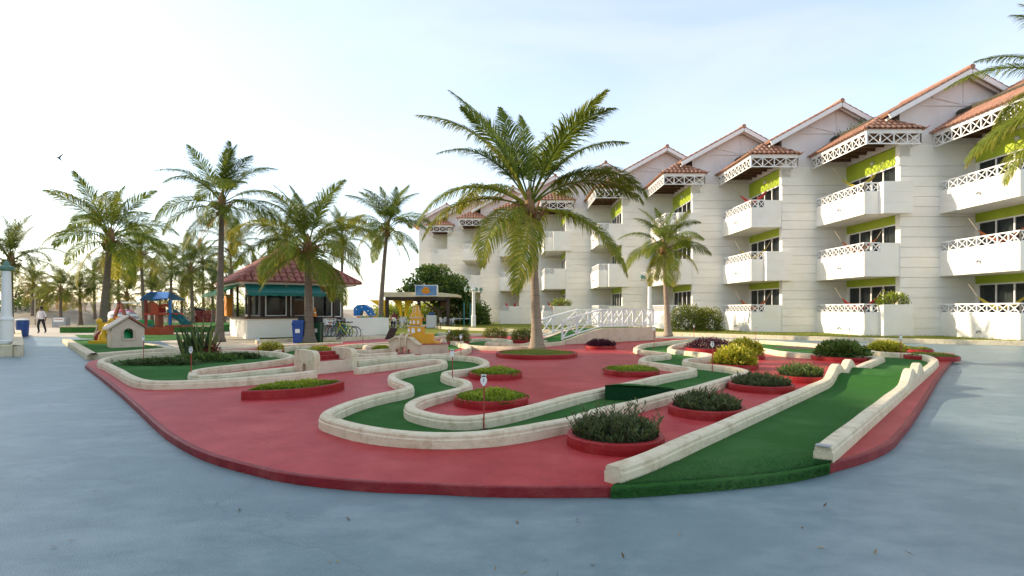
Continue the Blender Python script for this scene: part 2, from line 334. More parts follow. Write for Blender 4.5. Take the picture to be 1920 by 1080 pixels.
# sand banks towards the beach
def dune(cx, cy, rx, ry, h, seed):
    mb = MB(); n = 28; vs = []; r = random.Random(seed); ph = [r.uniform(0, 6) for _ in range(4)]
    for j in range(n+1):
        for i in range(n+1):
            u = i/n*2-1; v = j/n*2-1; d = max(0, 1-u*u-v*v)
            z = h*d**1.2*(1+.18*math.sin(5*u+ph[0])*math.cos(4*v+ph[1])+.06*math.sin(17*u+ph[2])*math.sin(15*v+ph[3])) - .06
            vs.append((cx+u*rx, cy+v*ry, z))
    mb.add(vs, [(j*(n+1)+i, j*(n+1)+i+1, (j+1)*(n+1)+i+1, (j+1)*(n+1)+i) for j in range(n) for i in range(n)])
    return struct(mb.build('sand_bank', 'sand', smooth=True))
dune(-48, 62, 15, 9, 2.1, 1); dune(-30, 66, 15, 9, 1.9, 2); dune(-72, 66, 16, 9, 1.7, 3); dune(-14, 70, 13, 8, 1.6, 4)
# ---------------------------------------------------------------- mini golf platform
def Z(o, s): return lambda u, v: (o[0] + u/s, o[1] + v/s)
R1 = Z((160,600), 1920/520); R2 = Z((560,600), 1920/540); R3 = Z((1040,600), 1697/440); R4 = Z((1300,600), 1890/560)
R5 = Z((960,720), 1920/520); R6 = Z((160,640), 1920/700); Z6 = Z((1160,360), 3.6); C3 = Z((660,440), 4.5); C4 = Z((960,440), 4.5)
PZ = .08                                     # platform top
KH = .148; KZ = PZ + KH                       # kerb top
edge = [R6(*p) for p in ((0,122),(60,165),(150,235),(250,320),(370,430),(450,490),(560,550),(700,602),(900,652),(1000,674),(1200,702),(1500,727),(1750,735))] + \
       [(900,913),(1000,914.5),(1114,914),(1180,913),(1250,908.5),(1320,903),(1400,896),(1480,887)] + \
       [R4(*p) for p in ((830,925),(900,905),(1000,878),(1100,848),(1200,805),(1270,760),(1330,690),(1380,630),(1480,478),(1560,350),(1650,238))]
front = [G(x, y, PZ) for x, y in edge]
back = [G(x, y, PZ) for x, y in ((1790,663),(1600,648),(1450,640),(1300,635),(1232,634),(1000,631),(850,629),(700,636),(560,648),(420,654),(240,667),(168,677))]
outline = smooth_path(front, .25) + smooth_path(back, 1.0)
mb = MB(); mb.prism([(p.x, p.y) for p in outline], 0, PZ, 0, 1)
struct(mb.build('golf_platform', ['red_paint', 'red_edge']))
# raised rolled lip of the platform edge
mb = MB(); lip = smooth_path(front, .2)
sweep(mb, [Vector((p.x, p.y, 0)) for p in lip], [(-.008, .002), (-.008, .078), (.004, .0865), (.03, .0865), (.05, .0802)])
struct(mb.build('platform_edge', 'red_edge'))
# ---------------------------------------------------------------- golf lanes
PROF = [(-.084,-.06), (-.084,.090), (-.072,.102), (-.072,.130), (-.055,.148), (.055,.148), (.072,.130), (.072,.102), (.084,.090), (.084,-.06)]
LB = G(*R4(780,830), KZ); LA = G(*R4(1525,258), KZ); LD = (LA - LB).normalized()
def hump(p):
    t = (Vector((p.x, p.y, 0)) - Vector((LB.x, LB.y, 0))).dot(Vector((LD.x, LD.y, 0)))
    return .22*math.exp(-((t-6.5)/.44)**2) + .23*math.exp(-((t-7.65)/.40)**2)
def kerb_path(pts, h=KZ): return [Vector((q.x, q.y, PZ)) for q in (G(x, y, h) for x, y in pts)]
def kerb(parent, pts, humps=False, raw=False, scale=1.0):
    path = smooth_path(pts if raw else kerb_path(pts), .12)
    r = random.Random(len(path)); ph = [r.uniform(0, 9) for _ in range(3)]
    def zf(p, i):
        return .006*math.sin(p.x*3.1+ph[0])*math.sin(p.y*2.3+ph[1]) + (hump(p) if humps else 0)
    mb = MB(); sweep(mb, path, [(a*scale, h) for a, h in PROF], zf)
    return mb.build('kerb', 'kerb_concrete', parent), path
def turf_between(parent, pa, pb, z=PZ+.006, m='turf', humps=False, name='turf'):
    """sheet strip between two plan paths, resampled to the same count"""
    def res(path, n):
        ls = [0]
        for a, b in zip(path, path[1:]): ls.append(ls[-1] + (b-a).length)
        out = []; j = 0
        for k in range(n):
            d = ls[-1]*k/(n-1)
            while j < len(ls)-2 and ls[j+1] < d: j += 1
            t = (d-ls[j])/max(1e-6, ls[j+1]-ls[j]); out.append(path[j].lerp(path[j+1], min(1, t)))
        return out
    n = 90; A = res(pa, n); B = res(pb, n); mb = MB(); c = 5; vs = []
    for a, b in zip(A, B):
        for k in range(c+1):
            q = a.lerp(b, k/c); vs.append((q.x, q.y, z + (hump(q)*.92 if humps else 0)))
    mb.add(vs, [(i*(c+1)+k, i*(c+1)+k+1, (i+1)*(c+1)+k+1, (i+1)*(c+1)+k) for i in range(n-1) for k in range(c)])
    return mb.build(name, m, parent, smooth=True)
def turf_poly(parent, poly, z=PZ+.006, m='turf'):
    mb = MB(); mb.add([(p.x, p.y, z) for p in poly], [tuple(range(len(poly)))]); return mb.build('turf', m, parent)
# long lane: bumps at the front right, across the back and down the zigzag to the tunnel
laneA = thing('golf_lane', G(1200, 760, PZ), 'long winding green golf lane with cream kerbs, from the double bumps to the tunnel', 'golf lane', 'mini golf lanes')
k1 = [R2(*p) for p in ((385,272),(600,250),(800,237),(950,234),(1080,237),(1190,249),(1245,272),(1238,298),(1150,322),(1040,334),(985,345),(975,361),(1010,378),(1090,398),(1128,420),(1100,443),(980,474),(850,507),(765,540),(742,568),(775,596),(870,622),(980,640),(1120,645),(1260,630),(1450,592),(1700,530),(1900,480))] + \
     [R3(*p) for p in ((450,470),(700,415),(880,380),(980,363),(1003,352),(960,340),(850,325),(720,308),(642,295),(630,279),(680,261),(780,252),(822,245),(812,237),(740,230),(640,217),(588,203),(600,190),(650,172),(760,160))] + \
     [Z6(*p) for p in ((420,999),(560,990),(750,992),(950,1000),(1224,1017))] + [R4(*p) for p in ((800,152),(950,162),(1060,170),(1115,190),(1200,202),(1400,213),(1490,228),(1527,250))]
k1b = [R4(*p) for p in ((1527,252),(1505,275),(1440,325),(1280,447),(1000,661),(822,797))]
k2 = [R2(*p) for p in ((385,318),(600,292),(800,270),(900,262),(962,270),(962,287),(880,305),(740,330),(650,350),(622,372),(650,395),(725,425),(735,448),(690,465),(560,490),(430,520),(320,555),(230,592),(187,620),(190,642),(260,668),(400,705),(560,730),(720,744),(900,752),(1100,750),(1300,738),(1500,712),(1700,675),(1800,655))] + \
     [R3(*p) for p in ((300,650),(500,605),(694,560),(1060,470),(1321,393),(1385,375),(1372,360),(1290,340),(1150,322),(1010,308),(952,297),(955,283),(1030,272),(1105,262),(1122,250),(1080,237),(950,222),(860,213),(832,203),(850,185),(900,170))] + \
     [Z6(*p) for p in ((470,1012),(600,1018),(760,1032),(940,1048))] + [R4(*p) for p in ((560,198),(770,213),(1000,224),(1120,229),(1175,231))]
k2b = [R4(*p) for p in ((1190,231),(1050,289),(830,380),(500,516),(200,640),(0,722))] + [(1215,850),(1149,873)]
kp1 = kerb(laneA, k1)[1]; kp1b = kerb(laneA, k1b, True)[1]
kp2 = kerb(laneA, k2)[1]; kp2b = kerb(laneA, k2b, True)[1]
def sub(path, a, b): n = len(path); return path[int(a*n):max(int(a*n)+2, int(b*n))]
# turf polygons: the lane outline between both kerbs (kerbs stand on its rim)
turf_poly(laneA, kp1[:-1] + [kp1b[0]] + [kp2b[0]] + kp2[::-1])
fr = [p for p in front if 1130 < 960 + p.x/p.y*FPX < 1556]
fr = smooth_path([Vector((p.x, p.y, PZ)) for p in front], .15)
fr = [p for p in fr if kp2b[-1].x - .02 < p.x < kp1b[-1].x + .05 and p.y < 6]
turf_between(laneA, kp1b + [fr[-1]], kp2b + [fr[0]], humps=True, z=PZ+.010)
# front apron of the bump lane, rolled over the platform edge, with a fringe of blades
mb = MB(); d = Vector((LD.x, LD.y, 0))
inner = [p.lerp((kp2b[-1] if i < len(fr)/2 else kp1b[-1]), 0) + d*.9 for i, p in enumerate(fr)]
n = len(fr); rows = []
for p, q in zip(fr, inner):
    o = (p - q).normalized()
    rows.append([(q.x, q.y, PZ+.016), (p.x, p.y, PZ+.022), (p.x+o.x*.03, p.y+o.y*.03, PZ+.006), (p.x+o.x*.045, p.y+o.y*.045, .004)])
mb.add([v for r_ in rows for v in r_], [(i*4+k, i*4+k+1, (i+1)*4+k+1, (i+1)*4+k) for i in range(n-1) for k in range(3)])
mb.build('turf_edge', 'turf', laneA, smooth=True)
mb = MB(); r = random.Random(3)
for i in range(9000):
    k = r.randrange(n-1); p = fr[k].lerp(fr[k+1], r.random()); o = (fr[k]-inner[k]).normalized(); s_ = r.random()**2.2
    q = Vector((p.x, p.y, PZ+.02)) - o*s_*.9 if r.random() < .7 else Vector((p.x, p.y, 0)) + o*.045 + Vector((0,0,r.uniform(.005, PZ)))
    leaf(mb, q, (r.uniform(-.6,.6)+o.x*.7, r.uniform(-.6,.6)+o.y*.7, 1 if q.z > PZ else .3), (1,0,0), r.uniform(.014,.026), .0035, r.random())
fz = mb.build('turf_fringe', 'turf_blade', laneA); fz['kind'] = 'stuff'
# little plates on the kerb ends
mb = MB(); c = G(*R4(822,795), KZ+.003); mb.obox((c.x, c.y, KZ+.006), d*.045, Vector((-d.y, d.x, 0))*.06, (0,0,.004)); mb.build('number_plate', 'grey_metal', laneA)
# folding ramp obstacle on the lane
c = G(*R3(460,585), PZ); e = G(*R3(700,590), PZ)
ramp = thing('turf_ramp', (c.x, c.y, PZ), 'dark green turf covered ramp standing across the winding lane', 'ramp')
tl, tr_, = GY(*R3(368,490), c.y), GY(*R3(735,525), c.y+.55)
mb = MB(); a = Vector((tl.x, c.y+.05, PZ)); b = a + Vector((.62, -.12, 0)); h = .235
dd = (b-a); nn = Vector((-dd.y, dd.x, 0)).normalized()
mb.extrude([a, b, b+Vector((0,0,h-.02)), a+Vector((0,0,h))], nn*.03)
mb.extrude([b, b+Vector((.55,.42,0)), b+Vector((.55,.42,h-.1)), b+Vector((0,0,h-.02))], nn*.03)
mb.build('panel', 'turf_dark', ramp)
mb = MB(); mb.add([a+Vector((-.02,-.02,h+.005)), b+Vector((0,-.03,h-.012)), b+Vector((.58,.42,h-.09)), a+Vector((.5,.62,h-.07))], [(0,1,2,3)])
mb.add([a+Vector((-.02,-.02,h+.02)), b+Vector((0,-.03,h+.003)), b+Vector((.58,.42,h-.075)), a+Vector((.5,.62,h-.055))], [(0,1,2,3)])
mb.build('top_sheet', 'turf', ramp)
# planted lane on the left
laneB = thing('golf_lane', G(450, 690, PZ), 'green golf lane ringed by cream kerb with snake plants growing in it', 'golf lane', 'mini golf lanes')
k3 = [R1(*p) for p in ((1590,350),(1300,380),(1000,405),(700,417),(500,421),(390,412),(320,390),(240,345),(160,305),(113,288),(120,272),(200,249),(400,229),(600,220),(900,212),(1100,210),(1300,219),(1405,236),(1428,250),(1380,267),(1200,290),(1000,312),(850,330),(770,345),(742,362),(758,379),(850,378),(1000,368),(1200,345),(1450,320))]
kp3 = kerb(laneB, k3)[1]
n3 = len(kp3); iu = min(range(n3), key=lambda i: (kp3[i]-kerb_path([R1(1428,250)])[0]).length)
turf_poly(laneB, kp3)
# far lanes behind
def lane(pts_list, label, turf=None, z=KZ):
    t = thing('golf_lane', G(*pts_list[0][0], PZ), label, 'golf lane', 'mini golf lanes')
    ps = [kerb(t, p)[1] for p in pts_list]
    if turf: turf_poly(t, [Vector((q.x, q.y, PZ)) for q in (G(x, y, PZ) for x, y in turf)])
    return t
lane([[C3(*p) for p in ((590,1012),(800,1002),(900,985),(980,962),(985,935),(940,915),(860,900),(760,880))]],
     'short golf lane with rounded cream kerb beside the tower obstacle', [C3(*p) for p in ((740,985),(860,975),(940,950),(900,930),(760,915),(690,940))])
lane([[C3(*p) for p in ((905,912),(950,890),(1080,873),(1250,876),(1335,888),(1320,902),(1230,905),(1140,903))], [C3(*p) for p in ((905,915),(1000,932),(1200,942),(1440,945)) ] + [C4(*p) for p in ((270,915),(430,900))], [C3(*p) for p in ((1135,908),(1250,916),(1440,920))] + [C4(*p) for p in ((200,895),(290,890))]],
     'golf lane with cream kerbs leading up to the white footbridge', [C3(*p) for p in ((925,918),(1000,900),(1140,893),(1300,900),(1300,912),(1440,925),(1620,925),(1700,915),(1700,935),(1440,942),(1200,938),(1000,930))])
lane([[C3(*p) for p in ((300,905),(120,918),(-20,925),(-140,940),(-150,955),(-40,968),(150,972),(310,960))], [C3(*p) for p in ((330,925),(200,925),(125,930),(130,940),(310,935))]],
     'golf lane with double cream kerb running to the arched front of the tower obstacle', [C3(*p) for p in ((300,912),(120,926),(-20,934),(-120,946),(-40,962),(150,966),(310,955))])
lane([[R2(*p) for p in ((-180,215),(-60,178),(80,172),(200,178),(270,192),(340,205),(430,226),(540,222),(650,216))], [R2(*p) for p in ((385,250),(520,243),(700,232),(770,228))]],
     'golf lane behind the tunnel with cream kerb wriggling along it', [R2(*p) for p in ((-160,222),(-60,192),(80,184),(200,190),(340,222),(430,240),(560,232),(380,262),(200,250),(0,245))])
lane([[C3(*p) for p in ((730,822),(900,838),(1100,832),(1440,825))], [C3(*p) for p in ((650,870),(760,852),(900,850))]],
     'far golf lane between the shelter and the clipped bushes', [C3(*p) for p in ((660,860),(740,826),(900,842),(1100,836),(1440,829),(1440,850),(1100,858),(900,862))])
# dirt hole in the far right lane
mb = MB(); c = G(*R4(690,175), PZ+.012); r = random.Random(5); n = 22
mb.add([(c.x + (.95+.12*r.random())*math.cos(2*math.pi*i/n), c.y + (.75+.1*r.random())*math.sin(2*math.pi*i/n), PZ+.012) for i in range(n)], [tuple(range(n))])
dp = mb.build('soil_patch', 'soil'); tag(dp, 'bare brown soil patch in the turf of the far right lane', 'soil')
# ---------------------------------------------------------------- tunnel obstacle
tn = thing('tunnel_obstacle', G(*R1(1600,380), PZ), 'cream concrete tunnel with rounded end walls, arched hole and red steps', 'golf obstacle')
A = G(*R1(1592,378), PZ); Bk = G(*R1(1452,350), PZ); C_ = G(*R1(1878,348), PZ); ex = (C_-A); ex.z = 0; L_ = ex.length; ex.normalize()
ey = (Bk-A); ey.z = 0; Wd = ey.length; ey.normalize()
def endwall(o, hole):
    # rounded wall in the plane of ey, with arched opening
    pts = []; hgt = .50; rr = .17
    for k in range(7): a = math.pi - k*math.pi/12; pts.append((rr+rr*math.cos(a), hgt-rr+rr*math.sin(a)))
    for k in range(7): a = math.pi/2 - k*math.pi/12; pts.append((Wd-rr+rr*math.cos(a), hgt-rr+rr*math.sin(a)))
    pts = [(0,0)] + pts + [(Wd,0)]
    if hole:
        m_ = Wd*.50; pts += [(m_+.085,0)] + [(m_+.085*math.cos(a), .13+.085*math.sin(a)) for a in [i*math.pi/8 for i in range(9)]] + [(m_-.085,0)]
    mb = MB(); mb.extrude([o + ey*u + Vector((0,0,z)) for u, z in pts], ex*.14); return mb
endwall(A - ex*.02, True).build('end_wall', 'kerb_concrete', tn)
endwall(A + ex*(L_-.12), True).build('end_wall', 'kerb_concrete', tn)
for k in (0, Wd-.1):
    mb = MB(); mb.obox(A + ex*L_/2 + ey*(k+.055) + Vector((0,0,.13)), ex*(L_/2-.12), ey*.05, (0,0,.13)); mb.build('side_wall', 'cream_wall', tn)
mb = MB(); mb.obox(A + ex*L_/2 + ey*(Wd/2) + Vector((0,0,.12)), ex*(L_/2-.125), ey*(Wd/2-.11), (0,0,.12)); mb.build('red_deck', 'planter_red', tn)
mb = MB(); mb.obox(A + ex*L_/2 + ey*(Wd*.72) + Vector((0,0,.285)), ex*(L_/2-.13), ey*.12, (0,0,.05)); mb.build('red_step', 'planter_red', tn)
mb = MB(); mb.obox(A + ex*L_/2 + ey*(Wd*.86) + Vector((0,0,.33)), ex*(L_/2-.135), ey*.1, (0,0,.08)); mb.build('red_step', 'planter_red', tn)
# ---------------------------------------------------------------- tower obstacle
q0 = G(*C3(310,1000), PZ); q1 = G(*C3(578,1010), PZ); q2 = G(*C3(810,1003), PZ)
tw = thing('tower_obstacle', (q1.x, q1.y, PZ), 'yellow model church tower on a cream arched gatehouse', 'golf obstacle')
ux = (q1-q0); ux.z = 0; gw = ux.length; ux.normalize(); uy = Vector((-ux.y, ux.x, 0))
mb = MB(); pts = [(0,0),(0,.36),(gw*.2,.50),(gw*.66,.50),(gw*.9,.30),(gw,.27),(gw,0)]
for cx, hw, ht in ((gw*.64,.07,.15),(gw*.45,.075,.22),(gw*.27,.065,.15)):
    pts += [(cx+hw,0)] + [(cx+hw*math.cos(a), ht-hw+hw*math.sin(a)) for a in [i*math.pi/6 for i in range(7)]] + [(cx-hw,0)]
mb.extrude([q0 + ux*u + Vector((0,0,z)) for u, z in pts], uy*.14); mb.build('gate_front', 'kerb_concrete', tw)
mb = MB(); cap = [q0 + ux*u + Vector((0,0,z+.015)) - uy*.03 for u, z in ((-.02,.36),(gw*.2,.50),(gw*.66,.50),(gw*.9,.30),(gw+.02,.27))]
for a, b in zip(cap, cap[1:]): mb.bar(a + uy*.10, b + uy*.10, .24, .035)
mb.build('coping', 'kerb_concrete', tw)
for u in (gw*.36, gw*.55):
    mb = MB(); path = [q0 + ux*u - uy*.03 + Vector((0,0,.02)), q0 + ux*u - uy*.03 + Vector((0,0,.52))] + [q0 + ux*(u+.0) + uy*(.16*(1-math.cos(a))) + Vector((0,0,.52+.10*math.sin(a))) for a in [i*math.pi/6 for i in range(1,7)]]
    mb.tube(path, .035, 8); mb.build('pilaster', 'kerb_concrete', tw, smooth=True)
mb = MB(); s1 = q1 + uy*.02; bw = (q2-q1).length
ux2 = (q2-q1); ux2.z = 0; ux2.normalize(); uy2 = Vector((-ux2.y, ux2.x, 0))
mb.obox(s1 + ux2*bw/2 + uy2*.55 + Vector((0,0,.15)), ux2*bw/2, uy2*.55, (0,0,.15)); mb.build('base_block', 'cream_wall', tw)
mb = MB(); mb.obox(s1 + ux2*bw/2 + uy2*.55 + Vector((0,0,.304)), ux2*(bw/2+.02), uy2*.57, (0,0,.006)); mb.build('red_deck', 'planter_red', tw)
tc0 = GY(*C3(533,700), q1.y+.75)
def ybox(name, u0, u1, v0, v1, dep=None, m='castle_yellow'):
    a = GY(*C3(u0, v1), q1.y+.45); b = GY(*C3(u1, v0), q1.y+.45); mb = MB(); dp = dep or (b.x-a.x)
    mb.box(a.x, b.x, q1.y+.45, q1.y+.45+dp, a.z, b.z); return mb.build(name, m, tw), a, b
ybox('plinth', 462, 668, 838, 925, .7)
o1, a1, b1 = ybox('tower_stage', 470, 596, 775, 838)
o2, a2, b2 = ybox('tower_stage', 490, 577, 705, 768, .40)
ybox('cornice', 464, 602, 764, 776, .60, 'cream_wall'); ybox('cornice', 486, 582, 697, 706, .43, 'cream_wall')
cx = (a2.x+b2.x)/2; cyy = q1.y+.45+.2; zt = GY(*C3(533,700), q1.y+.45).z; ztop = GY(*C3(533,595), q1.y+.45).z
mb = MB(); mb.lathe([(.19,zt),(.17,zt+.12),(.12,zt+(ztop-zt)*.6),(.085,ztop-.05),(.10,ztop-.045),(.10,ztop-.01),(.03,ztop)], (cx, cyy, 0), 8); mb.build('spire', 'castle_yellow', tw)
for k in range(8):
    a = math.pi/8*0 + k*math.pi/4; mb = MB(); mb.bar((cx+.19*math.cos(a), cyy+.19*math.sin(a), zt), (cx+.085*math.cos(a), cyy+.085*math.sin(a), ztop-.05), .022); mb.build('rib', 'cream_wall', tw)
for sx in (-1, 1):
    for sy in (-1, 1):
        mb = MB(); mb.lathe([(.035,zt),(.02,zt+.05),(.004,zt+.11)], (cx+sx*.19, cyy+sy*.17, 0), 6); mb.build('pinnacle', 'castle_yellow', tw)
def opening(u, v, w, h, arch):
    c = GY(*C3(u, v), q1.y+.445); mb = MB(); n = 12; pts = []
    for i in range(n): 
        a = 2*math.pi*i/n; zz = h/2*math.sin(a)
        if arch and zz < 0: zz = -h/2; 
        pts.append(c + Vector((w/2*(math.cos(a) if not (arch and math.sin(a) < 0) else math.copysign(1, math.cos(a)+1e-9)), 0, zz)))
    mb.extrude(pts, (0, -.012, 0)); mb.build('white_window', 'white_paint', tw)
for u, v, w, h, ar in ((479,807,.07,.12,0),(516,808,.11,.17,1),(566,805,.11,.11,0),(494,737,.05,.1,1),(523,737,.07,.11,1),(558,737,.06,.10,1)): opening(u, v, w, h, ar)
mb = MB(); rp = GY(*C3(668,890), q1.y+.5); rq = GY(*C3(742,922), q1.y+.5); mb.extrude([(rp.x, rp.y, .39), (rp.x, rp.y, rp.z), (rq.x, rp.y, .40), (rq.x, rp.y, .39)], (0,.5,0)); mb.build('side_ramp', 'castle_yellow', tw)
# tilted brown board behind the tower
bp = G(*C3(328,912), PZ); bo = thing('tilted_board', (bp.x, bp.y+.6, PZ), 'dark brown tilted board on a post behind the tower obstacle', 'board'); y = bp.y + .6
mb = MB(); mb.extrude([GY(*C3(u, v), y) for u, v in ((275,885),(318,790),(385,795),(345,880))], (0, .05, .03)); mb.build('board', 'dark_wood', bo)
mb = MB(); mb.bar((bp.x, y+.1, PZ), GY(*C3(330,820), y+.1), .05); mb.build('post', 'dark_wood', bo)
# ---------------------------------------------------------------- footbridge
n0 = G(1056, 646, PZ); n1 = G(1228, 637.5, PZ); bx = n1 - n0; bx.z = 0; BL = bx.length; bx.normalize(); by = Vector((-bx.y, bx.x, 0)); BW = 1.5
br = thing('footbridge', (n0.x, n0.y, PZ), 'white lattice railed footbridge with green turf deck and cream side wall', 'bridge')
tb = BL*.40; zd = .56
def dz(t): 
    u = min(1, max(0, (t+.6)/(tb+.6))); return .03 + zd*(u*u*(3-2*u)*.45 + u*.55)
ts = [-.6 + (BL+.6)*i/28 for i in range(29)]
for sd in (0, BW):
    mb = MB(); k = 29
    lo = [n0 + bx*t + by*sd for t in ts]; vs = [(p.x, p.y, 0) for p in lo] + [(p.x, p.y, PZ + dz(t)) for p, t in zip(lo, ts)]
    vs += [(v[0]+by.x*.14, v[1]+by.y*.14, v[2]) for v in vs]
    f = []
    for i in range(k-1): f += [(i, i+1, k+i+1, k+i), (2*k+i+1, 2*k+i, 3*k+i, 3*k+i+1), (k+i, k+i+1, 3*k+i+1, 3*k+i)]
    f += [(k-1, 3*k-1, 4*k-1, 2*k-1), (0, k, 3*k, 2*k)]
    mb.add(vs, f); mb.build('side_wall', 'cream_wall', br)
mb = MB(); a = [n0 + bx*t + by*.12 for t in ts]; b = [n0 + bx*t + by*(BW+.02) for t in ts]
mb.add([(p.x, p.y, PZ+dz(t)-.03) for p, t in zip(a, ts)] + [(p.x, p.y, PZ+dz(t)-.03) for p, t in zip(b, ts)], [(i, i+1, 29+i+1, 29+i) for i in range(28)]); mb.build('deck_turf', 'turf', br)
mb = MB(); e0 = n0 + bx*BL; mb.obox(e0 + by*BW/2 + Vector((0,0,.3)), bx*.06, by*(BW/2), (0,0,.3)); mb.build('end_wall', 'cream_wall', br)
RH = .74; posts = [-.15 + (BL-.0)*i/8 for i in range(9)]; posts = [.0, .78] + [tb + (BL-.08-tb)*i/5 for i in range(6)]
for sd in (.05, BW+.05):
    P = lambda t, h: n0 + bx*t + by*sd + Vector((0, 0, PZ + dz(t) - .02 + h - PZ*0))
    for t in posts: mb = MB(); mb.bar(P(t, 0), P(t, RH), .085); mb.build('post', 'white_paint', br)
    mb = MB(); 
    for t0, t1 in zip(posts, posts[1:]): mb.bar(P(t0, RH), P(t1, RH), .09, .06)
    mb.build('handrail', 'white_paint', br)
    mb = MB()
    for t0, t1 in zip(posts, posts[1:]): mb.bar(P(t0, .05), P(t1, .05), .05, .05)
    mb.build('bottom_rail', 'white_paint', br)
    for t0, t1 in zip(posts, posts[1:]):
        for ha, hb, q in ((.05, RH-.02, .012), (RH-.02, .05, -.012)):
            mb = MB(); mb.bar(P(t0, ha) + by*q, P(t1, hb) + by*q, .035, .045); mb.build('brace', 'white_paint', br)

# fallen leaves and grit on the blue floor
mb = MB(); r = random.Random(17)
for i in range(300):
    Y_ = 2.6 + r.random()**1.5*22; X_ = r.uniform(-.98,.98)*Y_
    leaf(mb, (X_, Y_, .004+.004*r.random()), (r.uniform(-1,1), r.uniform(-1,1), r.uniform(.0,.25)), (0,0,1), r.uniform(.02,.085), r.uniform(.006,.02), r.random())
o = mb.build('leaf_litter', 'palm_dry'); o['kind'] = 'stuff'; o['label'] = 'tiny dry leaves scattered on the blue floor'; o['category'] = 'litter'
# ---------------------------------------------------------------- planters and shrubs
def ring(c, Rr, z0, z1, t=.055, n=40, sx=1, sy=1, rot=0):
    mb = MB(); prof = [(Rr, z0), (Rr*1.0+.004, (z0+z1)/2), (Rr, z1-.012), (Rr-.012, z1), (Rr-t, z1), (Rr-t-.01, z1-.05)]
    m = len(prof); vs = []
    for r_, z in prof:
        for k in range(n):
            a = 2*math.pi*k/n; x = r_*math.cos(a)*sx; y = r_*math.sin(a)*sy
            vs.append((c.x + x*math.cos(rot)-y*math.sin(rot), c.y + x*math.sin(rot)+y*math.cos(rot), z))
    mb.add(vs, [(i*n+k, i*n+(k+1)%n, (i+1)*n+(k+1)%n, (i+1)*n+k) for i in range(m-1) for k in range(n)]); return mb
def planter(c, Rr, label, h=.115, soil='soil', **k):
    t = thing('planter', (c.x, c.y, PZ), label, 'planter', 'round red planters')
    ring(c, Rr, PZ-.01, PZ+h, **k).build('rim', 'planter_red', t, smooth=False)
    mb = MB(); n = 28; sx = k.get('sx', 1); sy = k.get('sy', 1); ro = k.get('rot', 0)
    pts = [((Rr-.05)*math.cos(2*math.pi*i/n)*sx, (Rr-.05)*math.sin(2*math.pi*i/n)*sy) for i in range(n)]
    mb.add([(c.x+x*math.cos(ro)-y*math.sin(ro), c.y+x*math.sin(ro)+y*math.cos(ro), PZ+h-.035) for x, y in pts], [tuple(range(n))]); mb.build('soil', soil, t)
    return t
def dome_shrub(c, rx, ry, h, z0, n, lsize, m, label, cat='shrub', group=None, seed=1, box=.0, name='shrub', rot=0, spiky=.0, asp=.45):
    """leaf shell with depth: leaves on and under a lumpy dome surface, twigs inside"""
    r = random.Random(seed); mb = MB(); ph = [r.uniform(0, 6.3) for _ in range(6)]
    e = 2 + box*6
    for i in range(n):
        a = r.uniform(0, 2*math.pi); el = math.asin(r.uniform(0.0, 1)); dep = 1 - r.random()**1.7*.5
        d = Vector((math.cos(a)*math.cos(el), math.sin(a)*math.cos(el), math.sin(el)))
        k = 1/((abs(d.x)**e + abs(d.y)**e + abs(d.z)**e)**(1/e))
        lump = 1 + .10*math.sin(3*a+ph[0]) * math.cos(4*el+ph[1]) + .07*math.sin(7*a+ph[2]+5*el) + .05*math.sin(13*a+ph[3])*math.sin(11*el+ph[4])
        s = k*lump*dep + (r.random()**6)*spiky
        x, y = d.x*rx*s, d.y*ry*s
        p = Vector((c.x + x*math.cos(rot)-y*math.sin(rot), c.y + x*math.sin(rot)+y*math.cos(rot), z0 + max(.0, d.z*h*s) + r.uniform(0,.02)))
        o = (d*1.0 + rvec(r)*.9 + Vector((0,0,.45))).normalized()
        val = min(1, max(0, (dep-.6)*1.6 + r.uniform(-.3,.25) + .15*d.z))  # inner leaves get a darker value: shade inside the bush put into colour
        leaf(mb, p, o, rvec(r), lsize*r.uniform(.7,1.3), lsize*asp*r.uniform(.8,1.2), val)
    t = thing(name, (c.x, c.y, z0), label, cat, group)
    mb.build('foliage', m, t)
    mb = MB()
    for i in range(9):
        a = r.uniform(0, 6.28); q = r.uniform(.3,.75); mb.tube([(c.x, c.y, z0-.04), (c.x+math.cos(a)*rx*q*.5, c.y+math.sin(a)*ry*q*.5, z0+h*.35), (c.x+math.cos(a)*rx*q, c.y+math.sin(a)*ry*q, z0+h*.7)], [.014,.01,.005], 5)
    mb.build('stems', 'brown_wood', t)
    return t
def sprig_shrub(c, rx, ry, h, z0, ns, label, seed, m='leaf_dark', wild=.15, group='dark spiky shrubs in red planters'):
    r = random.Random(seed); mb = MB(); st = MB()
    for i in range(ns):
        a = r.uniform(0, 6.283); q = math.sqrt(r.random())
        b = Vector((c.x + math.cos(a)*rx*q*.82, c.y + math.sin(a)*ry*q*.82, z0-.03))
        top = h*(1-.55*q*q)*r.uniform(.62, 1.05) + (h*wild*2.2 if r.random() < wild*.35 else 0)
        ld = Vector((math.cos(a)*q*.55 + r.uniform(-.22,.22), math.sin(a)*q*.55 + r.uniform(-.22,.22), 1)).normalized()
        tip = b + ld*top; st.tube([b, (b+tip)/2 + rvec(r)*.01, tip], [.004,.003,.0015], 3, cap=False)
        nl = int(8 + top*26)
        for k in range(nl):
            t = .22 + .78*k/nl; p = b.lerp(tip, t); aa = k*2.4 + r.random()
            sd = Vector((math.cos(aa), math.sin(aa), .75 + .5*t)).normalized()
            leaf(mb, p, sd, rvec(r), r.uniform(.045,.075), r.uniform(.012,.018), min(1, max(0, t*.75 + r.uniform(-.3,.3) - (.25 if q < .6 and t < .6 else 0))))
    t = thing('shrub', (c.x, c.y, z0), label, 'shrub', group); mb.build('foliage', m, t); st.build('stems', 'brown_wood', t); return t
